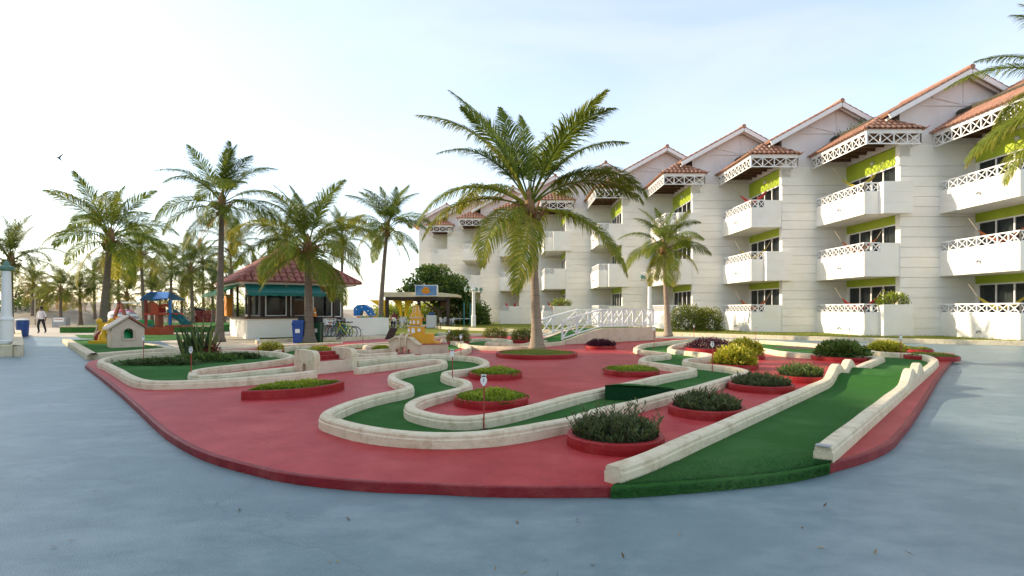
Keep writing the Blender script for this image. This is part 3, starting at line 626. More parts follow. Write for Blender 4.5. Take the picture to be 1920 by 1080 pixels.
def ground_cover(c, rx, ry, z0, n, m, label, seed, rot=0, h=.07, ls=.045, name='ground_cover', group='leafy ground cover in red planters', pointed=False):
    r = random.Random(seed); mb = MB(); ph = [r.uniform(0, 6) for _ in range(4)]
    for i in range(n):
        a = r.uniform(0, 6.283); q = math.sqrt(r.random())*(1.0+.06*math.sin(5*a+ph[0]))
        x = math.cos(a)*rx*q; y = math.sin(a)*ry*q
        if pointed: y *= max(.12, 1 - (abs(x)/rx)**1.7)
        z = z0 + h*(1-q**4)*r.uniform(.35,1.1)*(.8+.35*math.sin(9*x+ph[1])*math.sin(8*y+ph[2]))
        p = Vector((c.x + x*math.cos(rot)-y*math.sin(rot), c.y + x*math.sin(rot)+y*math.cos(rot), z))
        leaf(mb, p, Vector((r.uniform(-1,1), r.uniform(-1,1), r.uniform(.1,1.2))), rvec(r), ls*r.uniform(.7,1.4), ls*.5, min(1, max(0, (z-z0)/h*.6 + r.uniform(-.15,.4))))
    t = tag(mb.build(name, m), label, 'plant', group); return t
def pc(x0, x1, y, h=.115):
    a = G(x0, y, PZ+h); b = G(x1, y, PZ+h); return Vector(((a.x+b.x)/2, (a.y+b.y)/2, 0)), (b.x-a.x)/2
# leaf-shaped planter on the left, its tips pointing along its length
e0 = G(452, 733, PZ+.14); e1 = G(646, 714, PZ+.14); c = (e0+e1)/2; ax = (e1-e0); ax.z = 0; hl = ax.length/2; ro = math.atan2(ax.y, ax.x)
t = thing('planter', (c.x, c.y, PZ), 'red leaf shaped planter with two pointed tips and low green cover', 'planter', 'round red planters')
mb = MB(); n = 48; vs = []
for inset, z in ((0,PZ-.01),(0,PZ+.125),(.012,PZ+.14),(.06,PZ+.14),(.07,PZ+.09)):
    for k in range(n):
        a = 2*math.pi*k/n; u = math.cos(a); x = (hl-inset*1.5)*u; y = (.42-inset)*math.copysign(1, math.sin(a))*max(0,1-abs(u)**2.0)**.9
        vs.append((c.x+x*math.cos(ro)-y*math.sin(ro), c.y+x*math.sin(ro)+y*math.cos(ro), z))
mb.add(vs, [(i*n+k, i*n+(k+1)%n, (i+1)*n+(k+1)%n, (i+1)*n+k) for i in range(4) for k in range(n)] + [tuple(4*n+k for k in range(n))], .5); mb.build('rim', 'planter_red', t)
ground_cover(c, hl-.1, .36, PZ+.11, 5200, 'leaf_lime', 'bright low green cover filling the leaf shaped planter', 11, ro, pointed=True, h=.09)
for x0, x1, y, nm, sd in ((852,990,742,'front low green planter by the winding lane',21),(879,979,697,'rear low green planter near the palm ring',22),(1132,1235,691.5,'lone low planter by the zigzag kerb',23)):
    c, rr = pc(x0, x1, y); planter(c, rr, 'red rim of the ' + nm); ground_cover(c, rr-.02, rr-.02, PZ+.085, 4200, 'leaf_lime', 'leafy cover of the ' + nm, sd, h=.10 if sd < 23 else .07)
# tree ring of the tall palm
c, rr = pc(930, 1082, 660, .12); TREE_C = c.copy()
planter(c, rr, 'wide red ring round the foot of the tall coconut palm', .12, soil='lawn', t=.08)
mb = MB(); r = random.Random(31)
for i in range(5000):
    a = r.uniform(0, 6.283); q = math.sqrt(r.random()); leaf(mb, (c.x+math.cos(a)*q*(rr-.1), c.y+math.sin(a)*q*(rr-.1), PZ+.08+.06*(1-q*q)), (r.uniform(-.7,.7), r.uniform(-.7,.7), 1), rvec(r), r.uniform(.03,.07), .008, r.random())
tg = tag(mb.build('grass', 'grass_blade'), 'dry short grass inside the wide red palm ring', 'grass'); tg['kind'] = 'stuff'
# dark spiky shrubs
for x0, x1, y, hh, ns, nm, sd, wl in ((1063,1243,812,.27,330,'largest dark shrub with stray twigs',41,.3),(1255,1394,760,.26,300,'middle dark shrub of the row between two lanes',42,.1),(1368,1484,718,.25,260,'rear dark shrub of the row between two lanes',43,.1)):
    c, rr = pc(x0, x1, y); planter(c, rr, 'red planter of the ' + nm); sprig_shrub(c, rr*.97, rr*.97, hh, PZ+.10, ns, nm[0].lower() + nm[1:], sd, wild=wl)
c, rr = pc(1460, 1544, 703); planter(c, rr, 'bright red planter with olive shrub beside the double bumps'); sprig_shrub(c, rr*.97, rr*.97, .28, PZ+.12, 240, 'olive shrub with reddish tips beside the double bumps', 44, m='leaf_mid', group=None)
for x0, x1, y, hh, m, nm, sd, ls in ((1335,1419,681,.37,'leaf_yellow','front of the paired yellow bushes',51,.07),(1359,1431,664,.40,'leaf_yellow','rear of the paired yellow bushes',52,.07),(1527,1626,667,.36,'leaf_mid','broad leafy green bush behind the bumps',53,.09),(1626,1696,658,.28,'leaf_yellow','small yellow green bush left of the numbered pole',54,.06)):
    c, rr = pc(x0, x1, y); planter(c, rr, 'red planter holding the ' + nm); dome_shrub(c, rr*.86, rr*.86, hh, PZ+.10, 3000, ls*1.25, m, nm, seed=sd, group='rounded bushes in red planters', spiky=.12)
for x0, x1, y, hh, nm, sd in ((1288,1372,652,.32,'purple leaved bush beside the yellow bushes',61),(1098,1154,647.5,.20,'low purple leaved bush in front of the footbridge',62)):
    c, rr = pc(x0, x1, y); planter(c, rr, 'red planter holding the ' + nm); dome_shrub(c, rr*.98, rr*.9, hh, PZ+.10, 2400, .06, 'leaf_purple', nm, seed=sd, group='purple bushes')
for x0, x1, y, nm, sd in ((1688,1744,654,'small low planter at the far right corner',71),(1703,1789,666,'low planter at the right edge of the platform',72)):
    c, rr = pc(x0, x1, y); planter(c, rr, 'red rim of the ' + nm); ground_cover(c, rr-.05, rr-.05, PZ+.10, 1800, 'grass_blade', 'thin grassy cover of the ' + nm, sd, h=.07)
for x0, x1, y, hh, nm, sd in ((839,879,640,.42,'clipped box bush with a numbered pole before it',81),(908,950,632,.42,'clipped box bush in the middle of three at the back',82),(961,1000,637,.42,'clipped box bush half hidden by the palm trunk',83)):
    c, rr = pc(x0, x1, y); planter(c, rr*1.05, 'red planter of the ' + nm); dome_shrub(c, rr, rr*.9, hh, PZ+.10, 2600, .06, 'leaf_box', nm, seed=sd, box=.55, group='clipped box bushes')
for x0, x1, y, hh, nm, sd in ((485,531,657,.26,'yellow bush on the far side of the planted lane',84),(570,632,664,.22,'yellow low bush behind the tunnel',85),(699,731,655,.10,'tiny green planter left of the arched gatehouse',86)):
    c, rr = pc(x0, x1, y); planter(c, rr*1.02, 'red planter of the ' + nm); dome_shrub(c, rr, rr, hh, PZ+.10, 1500, .055, 'leaf_yellow' if sd < 86 else 'leaf_lime', nm, seed=sd, group='low yellow bushes')
# planted bed in the left lane
r = random.Random(90); c = G(*R1(760,300), PZ)
for k, (u, v, rx, ry, m, nm) in enumerate(((520,312,.95,.30,'leaf_dark','dark trailing cover at the left end of the planted bed'),(830,290,.85,.42,'leaf_mid','leafy green cover in the middle of the planted bed'),(1060,268,.6,.22,'leaf_dark','dark cover at the right end of the planted bed'))):
    q = G(*R1(u, v), PZ); t = dome_shrub(q, rx, ry, .12 if k != 1 else .19, PZ, 1500, .075, m, nm, cat='plant', seed=91+k, name='bed_plant', spiky=.35, group='plants of the planted bed')
for k, (u, v) in enumerate(((840,255),(880,270))):
    q = G(*R1(u, v), PZ); dome_shrub(q, .2, .2, .42, PZ, 260, .12, 'croton', ('taller' if k == 0 else 'shorter') + ' red leaved croton beside the snake plants', cat='plant', seed=95+k, name='croton', asp=.3)
for k, (u, v, hh, nb) in enumerate(((700,240,.95,16),(745,235,1.15,20),(800,238,1.2,20),(850,240,1.05,16))):
    q = G(*R1(u, v+30), PZ); mb = MB()
    t = thing('snake_plant', (q.x, q.y, PZ), ('snake plant clump at the left of the bed, shorter','snake plant clump second from the left of the bed','tallest snake plant clump of the bed','snake plant clump leaning right beside the crotons')[k], 'plant', 'snake plants in the planted bed')
    for i in range(nb):
        a = r.uniform(0, 6.283); l = hh*r.uniform(.55, 1); ln = r.uniform(.08,.42); mb = MB()
        b = q + Vector((math.cos(a)*.1, math.sin(a)*.1, 0)); wd = r.uniform(.035,.055); dirv = Vector((math.cos(a)*ln, math.sin(a)*ln, 1)).normalized(); sdv = Vector((-math.sin(a), math.cos(a), 0))
        pts = []; m_ = 5
        for j in range(m_):
            tt = j/(m_-1); p = b + dirv*l*tt + Vector((math.cos(a), math.sin(a), 0))*.12*tt*tt*l; w_ = wd*(.75 + .6*tt*(1-tt)*2)*(1-tt**4)
            pts += [p - sdv*w_, p + Vector((math.cos(a), math.sin(a), 0))*w_*.35, p + sdv*w_]
        mb.add(pts, [(j*3+s, j*3+s+1, (j+1)*3+s+1, (j+1)*3+s) for j in range(m_-1) for s in (0,1)], r.random()); mb.build('blade', 'snake_leaf', t)
# numbered hole poles
def pole(px, py, ptop, digit, where, h=PZ):
    b = G(px, py, h); s = FPX/b.y; H = (py-ptop)/s; t = thing('hole_marker', (b.x, b.y, h), 'thin red pole with white number shield ' + where, 'hole marker', 'numbered hole markers')
    mb = MB(); mb.tube([(b.x, b.y, h-.02), (b.x+.006, b.y, h+H-.12)], .009, 6); mb.build('pole', 'pole_red', t)
    mb = MB(); zz = h+H-.135; sh = [(x_*.8, z_*.87) for x_, z_ in [(-.012,0),(.012,0),(.045,.05),(.05,.09),(.035,.115),(.04,.155),(-.04,.155),(-.035,.115),(-.05,.09),(-.045,.05)]]
    mb.extrude([(b.x+x, b.y-.012, zz+z) for x, z in sh], (0,.008,0)); mb.build('shield', 'white_paint', t)
    mb = MB(); mb.box(b.x-.022, b.x+.022, b.y-.0155, b.y-.0125, zz+.108, zz+.123); mb.build('slot', 'black_ink', t)
    if digit:
        cu = bpy.data.curves.new('digit', 'FONT'); cu.body = digit; cu.size = .06; cu.align_x = 'CENTER'; cu.extrude = .001
        to = bpy.data.objects.new('digit_text', cu); COL.objects.link(to); bpy.context.view_layer.update()
        me = bpy.data.meshes.new_from_object(to); bpy.data.objects.remove(to); me.materials.clear(); me.materials.append(MATS['black_ink'])
        o = bpy.data.objects.new('digit', me); COL.objects.link(o); o.parent = t; o.location = (.0, -.015, zz - h + .045); o.rotation_euler = (R(90), 0, 0)
    mb = MB(); mb.lathe([(.055,h+.007),(.055,h+.0105)], (b.x, b.y, 0), 14); mb.build('cup', 'black_plastic', t)
for a in ((907,805,702,'1','in the bend of the winding lane'),(848,724,655,'','at the narrow neck of the winding lane'),(864,673,627,'','at the looped end of the winding lane'),(358,712,650,'10','in front of the snake plants'),
          (269,674,630,'','at the left corner of the planted lane'),(484,672,632,'','at the far end of the planted lane'),(1335.5,698,640,'8','beside the front yellow bush'),(1226,656,613,'','by the corner of the footbridge'),
          (1301,636,609,'','in front of the big hedge bush'),(1417,640,613,'','beyond the paired yellow bushes'),(1689,674,627,'','between the small yellow bush and the low planters'),(1592,641,614,'','behind the broad leafy bush'),
          (842,649,617,'','left of the clipped box bush'),(680,646,618,'','near the parked bicycles'),(948,634,614,'','beside the middle box bush')):
    pole(*a)
# ---------------------------------------------------------------- lawn in front of the hotel
DX, DY = 3.7, 4.37
X0, XW, YN = 17.4, 19.15, 27.4; YF = YN + DY; BZ = .24
kl = [Vector(p) for p in ((-9.5,58,0),(-6.0,43,0),(-2.2,37.5,0),(3.2,34.2,0),(8.5,31.2,0),(13.4,26.8,0),(17.3,24.3,0),(20.8,22.3,0),(22.5,21.7,0),(23.6,22.1,0))]
kls = smooth_path(kl, .6)
mb = MB(); mb.prism([(p.x+.05, p.y+.09) for p in kls] + [(40,22.99),(60,30),(20,70),(-9,70)], -.02, .17); struct(mb.build('lawn', 'lawn'))
mb = MB(); sweep(mb, [Vector((p.x, p.y, 0)) for p in smooth_path(kl, .5)], [(.0,-.02),(.0,.18),(.012,.195),(.16,.195),(.17,.18),(.17,-.02)]); struct(mb.build('kerb', 'kerb_concrete'))
mb = MB(); r = random.Random(12)
for i in range(26000):
    k = r.randrange(len(kls)-1); p = kls[k].lerp(kls[k+1], r.random()); d = (kls[k+1]-kls[k]).normalized(); q = p + Vector((-d.y, d.x, 0))*(.2 + r.random()**1.6*3.6)
    leaf(mb, (q.x, q.y, .165), (r.uniform(-.7,.7), r.uniform(-.7,.7), 1), rvec(r), r.uniform(.05,.12), .012, r.random())
gr = mb.build('lawn_grass', 'grass_blade'); gr['kind'] = 'stuff'; gr['label'] = 'short yellowing grass of the hotel lawn'; gr['category'] = 'grass'
# ---------------------------------------------------------------- hotel, built once as one stepped bay and repeated
hotel = thing('hotel', (X0, YN, 0), 'white stepped hotel with red tiled gables, lime green loggias and lattice balconies', 'hotel')
LV = [(0, BZ-.3, 1.29, 1.72, 2.72, 3.10), (1, 3.10, 4.30, 4.76, 5.74, 6.18), (2, 6.18, 7.27, 7.73, 8.68, 9.58)]   # level, slab underside, parapet top, rail top, window top, ceiling
BAYS = range(-6, 5)
proto = []
def hp(name, mb, m, parent=None, smooth=False):
    o = mb.build(name, m, parent or hotel, smooth); return o
def lattice(mb, p, q, z0, z1, n, w=.045):
    p = Vector(p); q = Vector(q)
    mb.bar((p.x,p.y,z1), (q.x,q.y,z1), w*1.2); mb.bar((p.x,p.y,z0), (q.x,q.y,z0), w)
    for i in range(n+1):
        a = p.lerp(q, i/n); mb.bar((a.x,a.y,z0), (a.x,a.y,z1), w)
        if i < n:
            b = p.lerp(q, (i+1)/n); mb.bar((a.x,a.y,z0), (b.x,b.y,z1), w*.75); mb.bar((a.x,a.y,z1), (b.x,b.y,z0), w*.68)
parts = []           # (object, [children]) of the prototype bay, with a parity filter
def reg(o, par=None, far=True): parts.append((o, par, far)); return o
# masses
mb = MB(); mb.box(XW, XW+DX+.02, YN, YN+.25, 0, 9.62); mb.box(XW+.5, XW+11, YN+.25, YF+.25, 0, 9.62); reg(hp('wall', mb, 'white_wall'))
mb = MB(); gz = lambda x: 13.05 - .55*abs(x-22.3)
mb.extrude([(XW,YN,9.62),(XW,YN,gz(XW)),(22.3,YN,gz(22.3)),(26.6,YN,gz(26.6)),(26.6,YN,9.62)], (0, DY+.3, 0)); reg(hp('gable_wall', mb, 'gable_wall'))
pm = None
for k in range(18):
    z = BZ - .2 + k*.5
    mb = MB(); mb.box(XW, XW+DX, YN-.045, YN, z+.013, z+.487); o = hp('wall_panel', mb, 'white_wall') if pm is None else None
    if pm is None: pm = o; z_first = z; reg(o)
    else:
        o = pm.copy(); COL.objects.link(o); o.location = (0, 0, z - z_first); ROOT[o.name] = ROOT[hotel.name]; reg(o)
# truss relief on the gable
mb = MB(); yy = YN - .02; ap = gz(22.3)
for a, b in (((XW+.3,11.55),(25.3,11.55)),((22.3,11.6),(22.3,ap-.3)),((20.75,gz(20.75)-.25),(22.2,11.62)),((23.85,gz(23.85)-.25),(22.4,11.62))):
    mb.bar((a[0],yy,a[1]), (b[0],yy,b[1]), .06, .07)
reg(hp('truss_relief', mb, 'gable_wall'))
# gable roof
def tiles(mb, o, u, lu, v, lv, tri=None, tw=.24, th=.36, rad=.115, n=5, mi=0):
    """barrel tiles on the plane o + u*a + v*b ; tri(a) -> (b0, b1) range up the slope"""
    u = Vector(u).normalized(); v = Vector(v).normalized(); nn = u.cross(v); o = Vector(o)
    if nn.z < 0: nn = -nn
    a = tw/2
    while a < lu:
        b0, b1 = tri(a) if tri else (0, lv)
        b = b0
        while b < b1 - .05:
            e = min(b1, b + th*1.08); vs = []
            for s_, lift, rr in ((b, .035, rad), (e, .012, rad*.9)):
                for k in range(n+1):
                    t = math.pi*k/n; vs.append(o + u*(a + math.cos(t)*rr) + v*s_ + nn*(math.sin(t)*rr*.75 + lift - .02))
            mb.add(vs, [(k, k+1, n+1+k+1, n+1+k) for k in range(n)] + [tuple(range(n, -1, -1))], .5, mi)
            b += th
        a += tw
mb = MB(); sv = Vector((1,0,.55)).normalized(); oh = .55
for x_e, sgn in ((18.25, 1), (26.6, -1)):
    v = Vector((sgn, 0, .55)).normalized(); ln = abs(22.3-x_e)/v.x*sgn
    P0 = Vector((x_e, YN-oh, gz(x_e)+.14))
    nn = Vector((-v.z*sgn, 0, abs(v.x)))
    mb.obox(P0 + v*ln/2 + Vector((0,(DY+oh)/2,0)) - nn*.03, v*ln/2, (0,(DY+oh)/2,0), nn*.03)
    tiles(mb, P0, (0,1,0), DY+oh, v, ln)
mb.tube([(22.3, YN-oh-.02, 13.24), (22.3, YF, 13.24)], .13, 8)
reg(hp('gable_roof', mb, 'tile'))
mb = MB()
for x_e, sgn in ((18.3, 1), (26.6, -1)):
    v = Vector((sgn,0,.55)).normalized(); ln = abs(22.3-x_e)/abs(v.x); a = Vector((x_e, YN-oh+.03, gz(x_e)-.02))
    mb.bar(a, a + v*ln, .07, .22, up=(0,0,1))
    mb.bar(a + Vector((0,.25,-.1)), a + v*ln*.995 + Vector((0,.25,-.1)), .1, .1)
reg(hp('bargeboard', mb, 'white_paint'))
# loggia roof (hipped) with lattice frieze
ex0, ex1, ey0, ey1, ez = 16.98, 19.85, YN-.75, YF-.05, 10.16; apx = Vector((18.4, YN+.35, 11.05)); rb = Vector((18.4, ey1, 11.05))
mb = MB(); c00 = Vector((ex0,ey0,ez)); c10 = Vector((ex1,ey0,ez)); c11 = Vector((ex1,ey1,ez)); c01 = Vector((ex0,ey1,ez))
mb.add([c00,c10,c11,c01,apx,rb], [(0,1,4),(1,2,5,4),(3,0,4,5),(0,3,2,1),(2,3,5)]); reg(hp('loggia_roof', mb, 'tile_dark'))
lr = parts[-1][0]
mb = MB(); vl = (Vector((18.4,0,11.05))-Vector((ex0,0,ez))); lv = vl.length; Ly = ey1-ey0
tiles(mb, c00 + Vector((0,0,.01)), (0,1,0), Ly, vl, lv, tri=lambda a: (-.06, min(lv, lv*a/(apx.y-ey0))), tw=.26)
vr = (Vector((18.4,0,11.05))-Vector((ex1,0,ez))); lvr = vr.length
tiles(mb, c10 + Vector((0,0,.01)), (0,1,0), 1.6, vr, lvr, tri=lambda a: (-.06, min(lvr, lvr*a/(apx.y-ey0))), tw=.26)
mb.tube([c00, apx, rb], .075, 6); mb.tube([c10, apx], .075, 6)
o = hp('roof_tiles', mb, 'tile'); o['kind'] = 'stuff'; reg(o)
mb = MB(); mb.tube([(18.35, YN+.6, 11.1), (18.3, YF-.1, 11.12)], [.10, .16], 6); reg(hp('mossy_ridge', mb, 'moss'))
for p_, q_ in ((c00, Vector((-.14,-.12,.12))), (c10, Vector((.16,-.12,.12)))):
    mb = MB(); mb.tube([p_, p_+q_], [.05,.01], 5); reg(hp('roof_finial', mb, 'tile_dark'))
mb = MB(); bx0, by0 = ex0+.1, ey0+.08
mb.box(bx0, bx0+.08, by0, ey1, 10.02, 10.17); mb.box(bx0+.08, ex1-.08, by0, by0+.08, 10.02, 10.17); mb.box(ex1-.16, ex1-.08, by0+.08, YN-.04, 10.02, 10.17)
mb.box(bx0, bx0+.08, by0, by0+.1, 9.44, 10.02); reg(hp('fascia', mb, 'white_paint'))
mb = MB(); lattice(mb, (bx0+.04, by0+.05, 0), (bx0+.04, ey1, 0), 9.48, 10.0, 9, .05); lattice(mb, (bx0+.04, by0+.04, 0), (ex1-.12, by0+.04, 0), 9.48, 10.0, 4, .05)
lattice(mb, (ex1-.12, by0+.04, 0), (ex1-.12, YN-.04, 0), 9.48, 10.0, 1, .05); reg(hp('frieze_lattice', mb, 'white_paint'))
mb = MB(); mb.box(bx0+.09, XW+.4, by0+.1, ey1, 9.96, 10.0)
for k in range(7): y_ = by0+.4+k*.7; mb.box(bx0+.09, XW, y_, y_+.09, 9.82, 9.955)
reg(hp('loggia_ceiling', mb, 'brown_wood'))
mb = MB(); mb.box(XW+.5, 22, YN+.25, YF, 9.62, 9.95); reg(hp('loft_wall', mb, 'white_wall'))
# balconies, windows
for L, zb, zp, zr, zw, zc in LV:
    fl = zb + (.16 if L else .34)
    mb = MB()
    if L: mb.box(X0+.02, XW+.5, YN+.02, YF, zb, fl)
    n = 2 if L else 1; hh = (zp-zb)/n
    for k in range(n):
        a, b = zb + k*hh, zb + (k+1)*hh - (.018 if k < n-1 else 0)
        mb.box(X0, X0+.12, YN, YF, a, b); mb.box(X0+.12, XW, YN, YN+.12, a, b)
    mb.box(X0+.012, X0+.11, YN+.012, YF, zb+.01, zp-.01); mb.box(X0+.11, XW, YN+.012, YN+.11, zb+.01, zp-.01)
    bal = reg(hp('balcony', mb, 'white_wall'))
    mb = MB(); lattice(mb, (X0+.06,YN+.06,0), (X0+.06,YF,0), zp+.03, zr, 8, .05); lattice(mb, (X0+.06,YN+.06,0), (X0+.80,YN+.06,0), zp+.03, zr, 2, .05); hp('railing', mb, 'white_paint', bal)
    mb = MB(); mb.tube([(X0, YN+2.0, zb+.55), (X0-.10, YN+1.98, zb+.57), (X0-.16, YN+1.95, zb+.50)], [.03,.045,.05], 7); hp('spotlight', mb, 'grey_metal', bal)
    for par in (0, 1):
        mb = MB()
        if (L + par) % 2 == 0:                      # protruding box
            for k in range(3): h0 = zb+(zr-zb)*k/3; mb.box(X0+.72, XW+.42, YN-.36, YN+.125, h0+(.014 if k else 0), zb+(zr-zb)*(k+1)/3)
            mb.box(X0+.735, XW+.405, YN-.345, YN+.12, zb+.02, zr-.02); nm = 'planter_box'
        else:
            mb.box(X0+.80, XW, YN-.002, YN+.123, zp+.001, zr); nm = 'solid_parapet'
        reg(hp(nm, mb, 'white_wall'), par)
    # window wall facing the sea
    mb = MB(); mb.box(XW, XW+.5, YN+.25, YF, zw, zc); reg(hp('green_wall', mb, 'green_wall'))
    mb = MB(); mb.box(XW-.004, XW+.5, YN+.0, YN+.30, fl, zc); reg(hp('pilaster', mb, 'white_wall'))
    mb = MB(); mb.box(XW, XW+.5, YF-.22, YF, fl, zw); reg(hp('pilaster', mb, 'white_wall'))
    y0, y1 = YN+.30, YF-.22; fr_ = MB()
    wz0 = fl
    fr_.box(XW+.02, XW+.09, y0, y1, zw-.07, zw); fr_.box(XW+.02, XW+.09, y0, y1, wz0, wz0+.08)
    for k in range(5): yk = y0 + (y1-y0)*k/4; fr_.box(XW+.022, XW+.088, max(y0, yk-.04), min(y1, yk+.04), wz0+.08, zw-.07)
    win = reg(hp('window', fr_, 'white_paint'))
    for k in range(4):
        g = MB(); a = y0+(y1-y0)*k/4+.04; b = y0+(y1-y0)*(k+1)/4-.04; g.box(XW+.05, XW+.06, a, b, wz0+.08, zw-.07); hp('pane', g, 'glass', win)
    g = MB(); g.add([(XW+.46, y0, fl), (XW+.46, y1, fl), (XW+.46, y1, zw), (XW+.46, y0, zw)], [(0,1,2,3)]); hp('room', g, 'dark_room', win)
    for a, b in ((y0+.05, y0+1.05), (y1-1.7, y1-.05)):
        g = MB(); m_ = 24; vs = []
        for i in range(m_+1):
            yq = a + (b-a)*i/m_; xq = XW+.24+.03*math.sin(i*1.7); vs += [(xq, yq, fl+.03), (xq, yq, zw-.05)]
        g.add(vs, [(2*i, 2*i+2, 2*i+3, 2*i+1) for i in range(m_)]); hp('curtain', g, 'curtain', win)
    if L == 2:
        g = MB(); g.ball((XW-.05, YN+2.0, 9.2), .11, 10, 6); reg(hp('wall_lamp', g, 'frosted'))
# repeat the bay; every copy is its own set of parts
kids = {o.name: list(o.children) for o, *_ in parts}
first = 2
near_tiles = MB(); 
for b in BAYS:
    if b == first: continue
    sh = Vector((-DX*(first-b), DY*(first-b), 0))
    for o, par, far in parts:
        if b == -6 and o.name.split('.')[0] not in ('wall','gable_wall','wall_panel','gable_roof','bargeboard','truss_relief'): continue
        if par is not None and (b - first) % 2 != par: continue
        c = o.copy(); COL.objects.link(c); c.location = o.location + sh
        for ch in kids[o.name]:
            d = ch.copy(); COL.objects.link(d); d.parent = c
for o, par, far in list(parts):
    if par == 1: bpy.data.objects.remove(o)
# front hip tiles of the nearer bays, each tile an object
tm = MB(); vs = []; n = 6; rad = .125
for s_, lift, rr in ((0, .04, rad), (.40, .012, rad*.86)):
    for k in range(n+1): t = math.pi*k/n; vs.append((math.cos(t)*rr, s_, math.sin(t)*rr*.75 + lift - .02))
for s_, lift, rr in ((0, .04, rad*.86), (.40, .012, rad*.74)):
    for k in range(n+1): t = math.pi*k/n; vs.append((math.cos(t)*rr, s_, math.sin(t)*rr*.75 + lift - .035))
tm.add(vs, [(k, k+1, n+1+k+1, n+1+k) for k in range(n)] + [(2*(n+1)+k+1, 2*(n+1)+k, 3*(n+1)+k, 3*(n+1)+k+1) for k in range(n)] + [(k+1, k, 2*(n+1)+k, 2*(n+1)+k+1) for k in range(n)])
tile_me = tm.mesh('tile', 'tile', True)
fv = Vector((0, apx.y-ey0, apx.z-ez)); fl_ = fv.length; fv.normalize(); fn = Vector((1,0,0)).cross(fv); Wf = ex1-ex0; ax_ = apx.x-ex0
M0 = Matrix((( 1, fv.x, fn.x, 0), (0, fv.y, fn.y, 0), (0, fv.z, fn.z, 0), (0, 0, 0, 1)))
for b in BAYS:
    if b == -6: continue
    sh = Vector((-DX*(first-b), DY*(first-b), 0)); far = b < -1; mbf = MB()
    if far:
        tiles(mbf, c00 + Vector((0,0,.01)), (1,0,0), Wf, fv, fl_, tri=lambda a: (-.06, fl_*min(a/ax_, (Wf-a)/(Wf-ax_))), tw=.26)
        o = mbf.build('roof_tiles', 'tile', hotel); o.location = sh; o['kind'] = 'stuff'; continue
    a = .13
    while a < Wf:
        top = fl_*min(a/ax_, (Wf-a)/(Wf-ax_)); bb = -.06
        while bb < top - .08:
            P = c00 + Vector((a, 0, .012)) + fv*bb + sh - Vector(ROOT[hotel.name])
            o = bpy.data.objects.new('tile', tile_me); COL.objects.link(o); o.parent = hotel
            sc = min(1, (top-bb+.12)/.40); o.matrix_local = Matrix.Translation(P) @ M0 @ Matrix.Diagonal((1, max(.5, sc), 1, 1)); bb += .36
        a += .26
# ---------------------------------------------------------------- hammocks hanging in the loggias
def hammock(bay, lev, m, label, y_a=.9, y_b=3.4, sag=1.22, x=.35, loose=False):
    sh = Vector((-DX*(first-bay), DY*(first-bay), 0)); zb = LV[lev][1]; zc = LV[lev][5]-.45
    A = Vector((X0+x-.1, YN+2.9, zc)) + sh; B = Vector((XW-.03, YN+1.1, zc)) + sh
    t = thing('hammock', ((A.x+B.x)/2, (A.y+B.y)/2, zc), label, 'hammock', 'hammocks in the hotel loggias'); mb = MB(); n = 14; m_ = 6; vs = []
    for i in range(n+1):
        u = .14 + .72*i/n; p = A.lerp(B, u); p.z -= 4*sag*u*(1-u)
        wd = .15*math.sin(math.pi*(i/n))**.6 + .015
        for k in range(m_+1): s_ = k/m_*2-1; vs.append((p.x + s_*wd, p.y, p.z + s_*s_*wd*.8))
    mb.add(vs, [(i*(m_+1)+k, i*(m_+1)+k+1, (i+1)*(m_+1)+k+1, (i+1)*(m_+1)+k) for i in range(n) for k in range(m_)]); mb.build('cloth', m, t, smooth=True)
    mb = MB(); pa = A.lerp(B,.14); pa.z -= 4*sag*.14*.86; pb = A.lerp(B,.86); pb.z -= 4*sag*.14*.86
    mb.tube([A, pa], .014, 5); mb.build('rope', 'rope', t); mb = MB(); mb.tube([B, pb], .014, 5); mb.build('rope', 'rope', t)
for a in ((3,0,'hammock_yellow','yellow hammock in the ground floor loggia of the rightmost bay'),(2,0,'hammock_red','red hammock behind the ground floor railing with the potted plant'),(2,1,'hammock_orange','orange hammock on the middle floor above the potted plant balcony'),(3,1,'hammock_orange','orange hammock on the middle floor of the rightmost bay'),
          (1,2,'hammock_red','dark red hammock on the top floor above the hedge bush'),(2,2,'hammock_yellow','pale hammock on the top floor under the weedy mossy roof'),(-3,0,'hammock_red','red hammock on the ground floor beside the lamp post'),(-2,0,'hammock_red','red hammock beside the planted balcony box behind the tall palm'),(-3,1,'hammock_yellow','yellow green hammock on the middle floor left of the tall palm'),(1,0,'hammock_orange','orange hammock on the ground floor right of the hedge bush'),(1,1,'hammock_yellow','yellow hammock on the middle floor right of the small palm')):
    hammock(*a)
# plants in the balcony boxes
for bay, lev, nm, sd in ((2,0,'leafy plant in the ground floor balcony box',1),(-2,0,'bushy plant in the balcony box behind the tall palm',2)):
    sh = Vector((-DX*(first-bay), DY*(first-bay), 0)); c = Vector((X0+1.35, YN-.1, 0)) + sh
    dome_shrub(c, .75, .25, .55, LV[lev][3]-.02, 700, .12, 'leaf_lime', nm, cat='plant', seed=sd, name='balcony_plant', spiky=.4)
mb = MB(); r = random.Random(8)
wt = thing('roof_weeds', (X0+.8, YN+2.5, 11.1), 'thin weeds growing on the mossy ridge of the loggia roof', 'plant')
for i in range(16):
    y_ = YN + 1.5 + r.random()*2.6; st = Vector((18.33, y_, 11.18)); tp = st + Vector((r.uniform(-.2,.2), r.uniform(-.2,.2), r.uniform(.15,.4)))
    mb.tube([st, tp], [.008,.003], 3)
    for k in range(7): leaf(mb, st.lerp(tp, .3+.1*k), rvec(r), rvec(r), .09, .045, r.random())
mb.build('stems', 'leaf_dark', wt)
